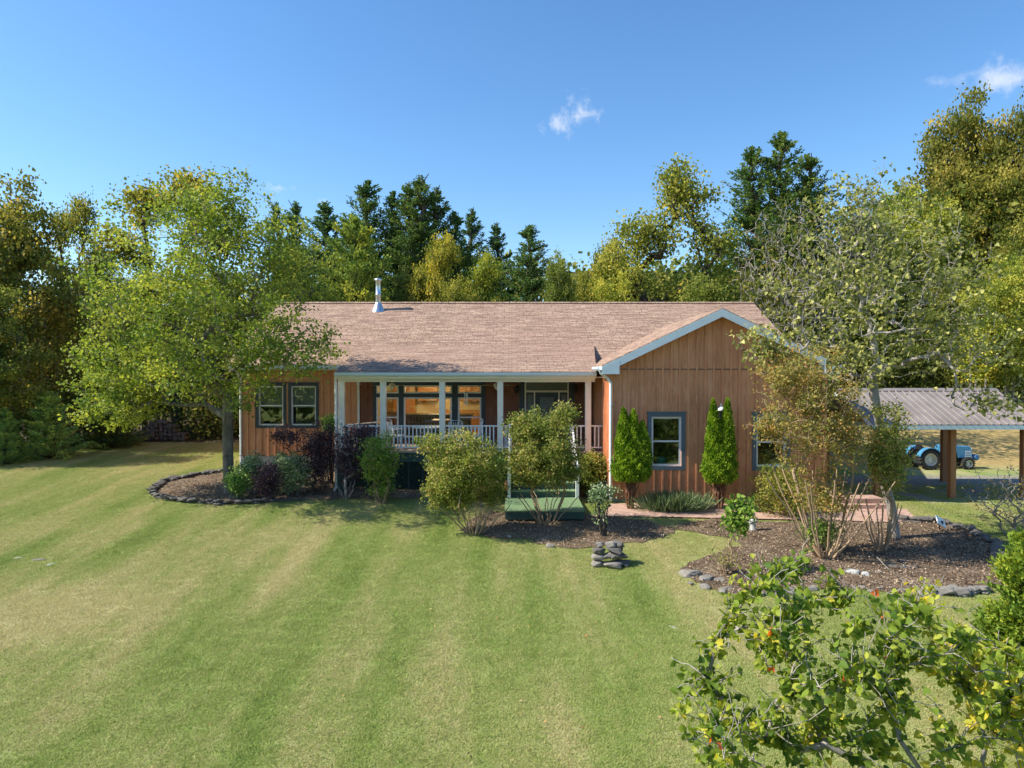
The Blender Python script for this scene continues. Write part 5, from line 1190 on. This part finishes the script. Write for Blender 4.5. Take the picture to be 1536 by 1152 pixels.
shrub('sapling_bush', (1094, 858), 742, 1080, 1134, 800, 114, 'spindly sapling with fresh lime green leaves beside the stone cherub', leafm='lf_green', bark='barktan', tint=(.85, .85, .6), twigs=40, leaves=11, ls=.085, stems=3, mids=14, spr=.08, tmpl=LEAF_H, tipr=.003, br=.02)
shrub('shrub', (1088, 862), 825, 1072, 1106, 850, 115, 'leafless brown twiggy bush at the foot of the lime green sapling', leafm='lf_crape', bark='barktan', twigs=80, leaves=2, ls=.04, mids=20)
shrub('crape_myrtle', (1236, 836), 505, 1118, 1296, 700, 116, 'tall orange tinged crape myrtle with many slim stems in front of the right wing window', leafm='lf_crapeo', stems=14, twigs=620, leaves=22, tint=(.95, 1.0, .9), ls=.055, spr=.9, mids=90, tipr=.006, extra=[(1180, 0, 560, 50, 34, 1.0), (1150, 0, 640, 34, 30, .6), (1235, 0, 740, 48, 40, 1.3), (1270, 0, 660, 40, 50, 1.2)], br=.065)
shrub('crape_myrtle', (1322, 826), 590, 1292, 1366, 745, 117, 'slim stemmed crape myrtle left of the pale tree trunk in the right bed', leafm='lf_crape', stems=9, twigs=220, leaves=26, ls=.055, spr=.35, extra=[(1350, .3, 700, 24, 34, .8)])
shrub('shrub', (1168, 800), 690, 1122, 1222, 782, 118, 'loose olive bush below the right wing window', leafm='lf_crape', bark='barktan', twigs=260, leaves=26, ls=.05, D=19.9, tint=(1.1, 1.05, .9))
shrub('shrub', (1222, 828), 772, 1196, 1262, 818, 119, 'low green suckers at the foot of the orange tinged crape myrtle', leafm='lf_green', bark='barktan', twigs=120, leaves=16, ls=.045, tint=(.8, .8, .7))
shrub('bare_bush', (1514, 806), 690, 1440, 1590, 790, 120, 'leafless bush of bare twigs at the right edge in front of the carport', leafm='lf_crapeo', bark='twig', twigs=170, leaves=1, ls=.05, stems=3, mids=40, spr=.2, tipr=.006, br=.05)
# tall grass clump against the wing
q = G(1010, 768); rng = np.random.default_rng(6); n = 3200; c_ = np.stack([rng.normal(size=n) * .38, rng.normal(size=n) * .14, rng.uniform(0, .12, n)], 1); bi = np.stack([c_[:, 0] * .9 + rng.normal(size=n) * .2, c_[:, 1], np.full(n, 1.3)], 1)
e = empty('ornamental_grass', q, 0, 'grey green clump of tall grass below the left wing window', 'grass clump'); o = link('blades', leaf_mesh('blades', c_, bi * 2.2, rng.uniform(.3, .62, n), rng.random(n), rng, M['lf_varieg'], tmpl=LEAF_S, aspect=.09), None, e); o.color = (.55, .6, .5, 1)
# bright arborvitae
def arborvitae(base, tips, x0, x1, yb, seed, label):
    D = 20.35; b = P(base[0], 700, D); b.z = gh(b.x, D); s = D / F; rng = np.random.default_rng(seed); e = empty('arborvitae', b, 0, label, 'evergreen shrub', 'arborvitae along the wing wall')
    cen = []; nr = []; zb = P(0, yb, D).z - b.z
    for (tx, ty, rx) in tips:
        H = P(tx, ty, D).z - b.z; X = (tx - base[0]) * s; rx = rx * s; n = int(13000 * rx / .35); u = rng.random(n) ** .8; h = u
        prof = np.sin(np.pi * np.clip((h * .93 + .07), 0, 1) ** .62) ** .75 * (1 - .15 * h)
        a = rng.random(n) * 2 * np.pi; lump = 1 + .10 * np.sin(a * 5 + h * 23) + .08 * np.sin(a * 9 - h * 37 + 1) + .07 * rng.normal(size=n); dep = 1 - np.abs(rng.normal(size=n)) * .12
        r = rx * prof * lump * dep; z = zb + (H - zb) * h; cxx = X * (.55 + .45 * h)
        cen.append(np.stack([cxx + np.cos(a) * r, np.sin(a) * r * .9, z + rng.normal(size=n) * .02], 1)); nr.append(np.stack([np.cos(a) * .6, np.sin(a) * .6, np.full(n, 1.5)], 1))
    cen = np.concatenate(cen); nr = np.concatenate(nr); n = len(cen)
    v = np.clip(.5 + .25 * np.sin(cen[:, 0] * 14 + cen[:, 2] * 9) + rng.normal(size=n) * .22, 0, 1)
    link('crown', leaf_mesh('arb_crown', cen, nr, rng.uniform(.04, .08, n), v, rng, M['lf_arb'], tmpl=LEAF_S, aspect=1.5, k=1.5, up=.2), None, e)
    sk = Skel(); sk.add((0, 0, -.1), -1)
    for k in range(9):
        a = k * .7; i = sk.path(0, (math.cos(a) * .14, math.sin(a) * .1, zb * .6), rng, .05, 0, 3); 
        for j in range(4): t_ = tips[(k + j) % len(tips)]; sk.path(i, ((t_[0] - base[0]) * s + rng.normal() * .15, rng.normal() * .15, zb + rng.uniform(.2, 1.4)), rng, .04, 0, 3)
    p0, p1, r0, r1 = sk.edges(.012, .07); link('trunk', frustums('arb_trunk', p0, p1, r0, r1, M['barkred'], 6), None, e)
arborvitae((946, 745), [(935, 614, 17), (950, 617, 18), (964, 634, 19), (945, 655, 27)], 917, 985, 722, 31, 'wider bright green arborvitae with three tips beside the corner downpipe')
arborvitae((1080, 750), [(1069, 601, 15), (1091, 600, 15), (1079, 650, 25)], 1050, 1108, 725, 32, 'slimmer bright green arborvitae with two pointed tips below the white lantern')
# cedar at the right edge of the photo
D = 9.0; q = P(1548, 800, D); g_ = gh(q.x, D)
plant('young_cedar', conifer('young_cedar', q.z - g_, .95, np.random.default_rng(51), nb=240, per=260, lsize=.06, barkm=M['barkred'], leafm=M['lf_cedar'], taper=.6, irr=.6), (q.x, D, g_), 'bright green young cedar cut off by the right edge of the photo', 'cedar tree', color=(1.5, 1.4, .6))
# foreground redbud, base below the frame
def foreground():
    rng = np.random.default_rng(9); D0 = 6.3; b = P(1405, 1300, D0); b.z = gh(b.x, D0); e = empty('redbud_shrub', b, 0, 'heart leaved branching shrub in the bottom right foreground with yellowing leaves', 'shrub')
    arms = [((1018, 1068), 6.1), ((1052, 1010), 6.3), ((1095, 930), 6.5), ((1148, 868), 6.6), ((1196, 850), 6.7), ((1130, 1110), 5.9), ((1240, 905), 6.8), ((1275, 900), 6.5), ((1330, 960), 6.2), ((1392, 888), 6.9), ((1372, 915), 6.5), ((1440, 960), 6.3), ((1468, 990), 6.5), ((1190, 1000), 6.0), ((1290, 1010), 5.9), ((1350, 1060), 5.8), ((1500, 1060), 6.2), ((1530, 985), 6.0), ((1240, 1090), 6.3), ((1150, 950), 6.2), ((1410, 1010), 6.7), ((1580, 1060), 6.1), ((1090, 1075), 6.4)]
    sk = Skel(); sk.add((0, 0, -.15), -1)
    hubs = []
    for (px, py) in ((1290, 1145), (1350, 1110), (1420, 1100), (1480, 1110)): hubs.append(sk.path(0, np.array(P(px, py, D0 + rng.normal() * .15) - b), rng, .04, 0, 4))
    tips = []; paths = []
    from mathutils import Vector as VV
    outer = [VV(q) for q in [(1012, 1062), (1090, 1050), (1150, 1000), (1095, 935), (1150, 862), (1205, 862), (1262, 905), (1330, 955), (1390, 892), (1460, 950), (1545, 980), (1600, 1160), (1060, 1160)]]; holes = [[VV(q) for q in [(1100, 985), (1190, 1010), (1240, 1090), (1190, 1100), (1100, 1040)]], [VV(q) for q in [(1290, 905), (1350, 900), (1350, 960), (1300, 950)]]]
    ex = []
    while len(ex) < 95:
        a_, b_ = rng.uniform(1010, 1600), rng.uniform(860, 1160)
        if inside(outer, a_, b_) and not any(inside(h_, a_, b_) for h_ in holes): ex.append(((a_, b_), rng.uniform(5.5, 6.9)))
    for (pp, D_) in arms + ex:
        T = np.array(P(pp[0], pp[1], D_) - b); A = np.array(sk.p); d = A - T; c = np.linalg.norm(d, axis=1) + np.where(d[:, 2] > -.12, 2, 0); c[:2] += 5
        d2 = np.linalg.norm(A[hubs] - T, axis=1); st = int(np.argmin(c)); i = sk.path(st, T, rng, .035, .05, 7 if len(paths) < len(arms) else 4); paths.append(i)
    cen = []; bi = []; col = []
    def twig(i0, T, nl):
        i = sk.path(i0, T, rng, .05, .05, 3); A = sk.p[i0]; B = np.array(T)
        for k in range(nl):
            t = (k + .5) / nl; c = A + (B - A) * t + rng.normal(size=3) * .02; cen.append(c); bi.append(rng.normal(size=3) * .6 + np.array([0, 0, -.55]) + (B - A) * 1.2)
    for pi_, i in enumerate(paths):
        short = pi_ >= len(arms); chain = [i]; 
        while sk.par[chain[-1]] > 0 and len(chain) < 8: chain.append(sk.par[chain[-1]])
        tone = rng.uniform(.12, .66)
        for j, nidx in enumerate(chain[:2 if short else 7]):
            m0 = len(cen); p = sk.p[nidx]; nx_ = sk.p[chain[j + 1]] if j + 1 < len(chain) else p
            for k in range(7 if j < 5 else 3): t = rng.random(); cen.append(p + (nx_ - p) * t + rng.normal(size=3) * .025); bi.append(rng.normal(size=3) * .7 + np.array([0, 0, -.5]))
            for k in range((1 if short else 3) if j < 5 else 1):
                dd = rng.normal(size=3) * np.array([1, 1, .6]); dd[2] += .7; dd = dd / np.linalg.norm(dd) * rng.uniform(.12, .34); twig(nidx, p + dd, int(rng.integers(4, 8)))
            col += [tone] * (len(cen) - m0)
    cen = np.array(cen); bi = np.array(bi); n = len(cen); v = np.clip(np.array(col) + rng.normal(size=n) * .22, 0, .93); v[rng.random(n) < .003] = 1.0
    right = cen[:, 0] + b.x > P(1440, 0, 6).x; v[right] = np.clip(v[right] + .25, 0, .95); 
    cen = cen + nrm(bi) * .02
    link('crown', leaf_mesh('redbud_crown', cen, nrm(bi), rng.uniform(.045, .082, n), v, rng, M['lf_redbud'], tmpl=LEAF_H, k=1.8, up=.5), None, e)
    for k in range(55):
        i0 = int(rng.integers(8, len(sk.p))); dd = rng.normal(size=3) * .2; dd[2] = abs(dd[2]) + .12; sk.path(i0, sk.p[i0] + dd, rng, .05, 0, 3)
    p0, p1, r0, r1 = sk.edges(.0035, .05); link('trunk', frustums('redbud_trunk', p0, p1, r0, r1, M['barkpale'], 6), None, e)
foreground()
# ------------------------------------------------------------------ stones
import bmesh
from mathutils import noise as mn
def rockmesh(seed, mat):
    rng = random.Random(seed); bm = bmesh.new()
    for k in range(22):
        x, y, z = (rng.uniform(-1, 1) for _ in range(3)); m_ = max(abs(x), abs(y), abs(z)) ** .8; n_ = (x * x + y * y + z * z) ** .5
        f_ = .55 / m_ + .45 / n_ ; bm.verts.new((x * f_, y * f_, z * f_ * (1 if abs(z) < .5 else .9)))
    r_ = bmesh.ops.convex_hull(bm, input=bm.verts); bmesh.ops.delete(bm, geom=[g for g in r_['geom_interior'] if isinstance(g, bmesh.types.BMVert)], context='VERTS')
    bmesh.ops.bevel(bm, geom=bm.edges[:], offset=.07, segments=1, affect='EDGES'); bmesh.ops.triangulate(bm, faces=bm.faces[:]); bmesh.ops.subdivide_edges(bm, edges=bm.edges[:], cuts=1)
    off = Vector((seed * 3.1, 0, 0))
    for v in bm.verts: v.co *= 1 + .07 * mn.noise(v.co * 2.5 + off) + .04 * mn.noise(v.co * 7 + off)
    me = bpy.data.meshes.new('stone'); bm.to_mesh(me); bm.free(); me.materials.append(mat); return me
RK = {k: [rockmesh(i + 10 * j, M[m]) for i in range(4)] for j, (k, m) in enumerate((('g', 'rock'), ('d', 'rockdark'), ('p', 'rockpale')))}
rs = random.Random(5)
def stone(loc, sx, sy, sz, kind, label, group=None, rz=None):
    o = bpy.data.objects.new('stone', rs.choice(RK[kind])); COL.objects.link(o); o.location = loc; o.scale = (sx, sy, sz); o.rotation_euler = (rs.uniform(-.12, .12), rs.uniform(-.12, .12), rs.uniform(0, 6.3) if rz is None else rz)
    return setp(o, label, 'stone', group)
def border(pix, n, sz, kind, label, group, layers=1, jit=.08, gap=0.0):
    pts = [G(*p) for p in pix]; seg = [(b_ - a_).length for a_, b_ in zip(pts, pts[1:])]; tot = sum(seg)
    for l in range(layers):
        for k in range(n):
            if rs.random() < gap: continue
            t = (k + .5 * (l % 2) + rs.uniform(-.2, .2)) / n * tot; t = max(0, min(tot * .999, t)); i = 0
            while t > seg[i]: t -= seg[i]; i += 1
            p = pts[i].lerp(pts[i + 1], t / seg[i]); x = p.x + rs.uniform(-jit, jit); y = p.y + rs.uniform(-jit, jit); s_ = sz * rs.uniform(.7, 1.4)
            d_ = pts[i + 1] - pts[i]
            stone((x, y, gh(x, y) + .03 + l * sz * .42), s_, s_ * .7, s_ * rs.uniform(.28, .42), kind, label, group, math.atan2(d_.y, d_.x) + rs.uniform(-.3, .3))
border([(405, 754), (330, 757), (265, 752), (232, 745), (227, 736), (250, 722), (300, 713), (345, 708)], 44, .15, 'd', 'flat dark ledge stone in the low border ringing the left mulch bed', 'stones ringing the left bed', 2)
border([(1395, 783), (1450, 795), (1492, 818), (1503, 850), (1500, 872)], 26, .155, 'd', 'flat dark ledge stone in the curved border at the right end of the right bed', 'stones at the right end of the right bed', 2, .1)
border([(1350, 781), (1372, 783), (1395, 784)], 6, .16, 'd', 'dark flat stone between the pale tree trunk and the tilted white card', 'stones behind the pale trunk', 2)
border([(1040, 878), (1110, 896), (1180, 890), (1260, 884), (1350, 889), (1385, 890)], 26, .11, 'g', 'small grey stone in the front edge of the right mulch bed', 'small stones along the front of the right bed', 1, .12, .15)
border([(1385, 890), (1440, 893), (1480, 888)], 11, .155, 'g', 'larger grey stone piled at the right end of the front bed edge', 'stacked stones at the front right of the bed', 2, .06)
stone(G(1036, 862), .30, .2, .17, 'g', 'biggest grey rock at the left end of the right bed border'); stone(G(1058, 870), .19, .15, .12, 'g', 'grey rock just right of the biggest border rock')
stone(G(1080, 873), .15, .12, .09, 'g', 'small rock third from the left end of the right bed border'); stone(G(1093, 884), .17, .13, .06, 'g', 'low flat rock fourth from the left end of the right bed border')
stone(G(1278, 860), .17, .12, .10, 'p', 'left white stone inside the right mulch bed'); stone(G(1298, 864), .10, .09, .10, 'p', 'middle white stone inside the right mulch bed, rounder than the left one'); stone(G(1318, 860), .10, .07, .07, 'g', 'grey stone right of the two white stones in the bed')
for (px, py, s_, t_) in ((1338, 850, .2, 'dark flat stone in the bed, left one of the pair near its middle'), (1362, 852, .22, 'dark flat stone in the bed, right one of the pair near its middle'), (1357, 843, .15, 'dark flat stone lying behind the pair in the middle of the bed')): stone(G(px, py), s_, s_ * .7, .06, 'd', t_)
for (px, py, s_, t_) in ((60, 838, .32, 'pale flat stone patch sunk in the lawn at the left'), (78, 846, .12, 'small pale chip beside the flat patch in the left lawn'), (30, 836, .2, 'pale flat sliver left of the patch in the left lawn'), (1010, 941, .15, 'pale flat stone sunk in the lawn in front of the right bed')):
    g_ = G(px, py); stone(g_ - Vector((0, 0, .028)), s_, s_ * .5, .045, 'g' if s_ == .32 else 'p', t_)
stone(G(764, 806), .07, .05, .06, 'p', 'pale pebble at the front of the centre bed'); stone(G(827, 820), .17, .12, .10, 'g', 'tan grey rock at the front of the centre bed')
g_ = G(915, 852); gd = [(-.28, 0, .06, .2), (.05, -.1, .05, .26), (.3, .0, .07, .2), (-.2, .05, .2, .24), (.2, .0, .22, .24), (-.22, .05, .34, .2), (.12, .05, .36, .26), (-.2, .05, .47, .12), (.05, .05, .48, .14), (.22, .1, .47, .16)]
gd.append((0, .1, .24, .27)); wd = ['bottom left', 'bottom middle', 'bottom right', 'left stone of the second row', 'right stone of the second row', 'left stone of the third row', 'right stone of the third row', 'round pale stone on the top left', 'top middle', 'top right', 'core']
for (x, y, z, s_), w_ in zip(gd, wd): stone(g_ + Vector((x, y + .15, z)), s_, s_ * .8, .085 if s_ > .15 else .08, 'g' if s_ < .15 else rs.choice('gd'), f'stone of the lawn cairn, {w_}' if 'stone' in w_ else f'{w_} stone of the lawn cairn', 'stones of the cairn on the lawn')
# ------------------------------------------------------------------ small things
q = G(1411, 797); e = empty('garden_card', q, R(20), 'tilted white card on a dark stake at the back of the right bed', 'marker')
mb = MB(); mb.box(-.17, .17, -.012, .012, -.13, .13, Matrix.Translation((0, 0, .25)) @ Matrix.Rotation(R(28), 4, 'Y') @ Matrix.Rotation(R(-35), 4, 'X')); mb.build('panel', M['white'], e)
mb = MB(); mb.tube([(0, .03, 0), (0, .02, .25)], .015, 6); mb.box(-.02, .02, -.06, -.02, .19, .28); mb.build('stake', M['darkmetal'], e)
q = G(1129, 796); mb = MB()
mb.lathe([(0, 0), (.10, 0), (.10, .05), (.07, .07), (.085, .16), (.065, .24), (.085, .30), (.03, .34), (.03, .36), (.055, .40), (.06, .44), (.04, .49), (0, .50)], (0, 0, 0), 16)
mb.tube([(-.08, 0, .30), (-.11, -.03, .22), (-.04, -.08, .22)], [.025, .022, .016], 8); mb.tube([(.08, 0, .30), (.11, -.03, .23), (.05, -.08, .30)], [.025, .022, .016], 8)
o = mb.build('statue', M['rockpale'], None, smooth=True); o.location = q; setp(o, 'small weathered stone cherub statue standing by the brick path', 'statue')
q = G(1255, 760); mb = MB(); a_ = P(1262, 752, 20.5); mb.box(0, 1.35, 0, .9, 0, .16); mb.box(.0, 1.3, .25, .9, .16, .3); o = mb.build('brick_step', M['brick'], None); o.location = (a_.x, 20.3, gh(a_.x, 20.3)); setp(o, 'low brick step at the right corner of the wing behind the crape myrtle', 'step')
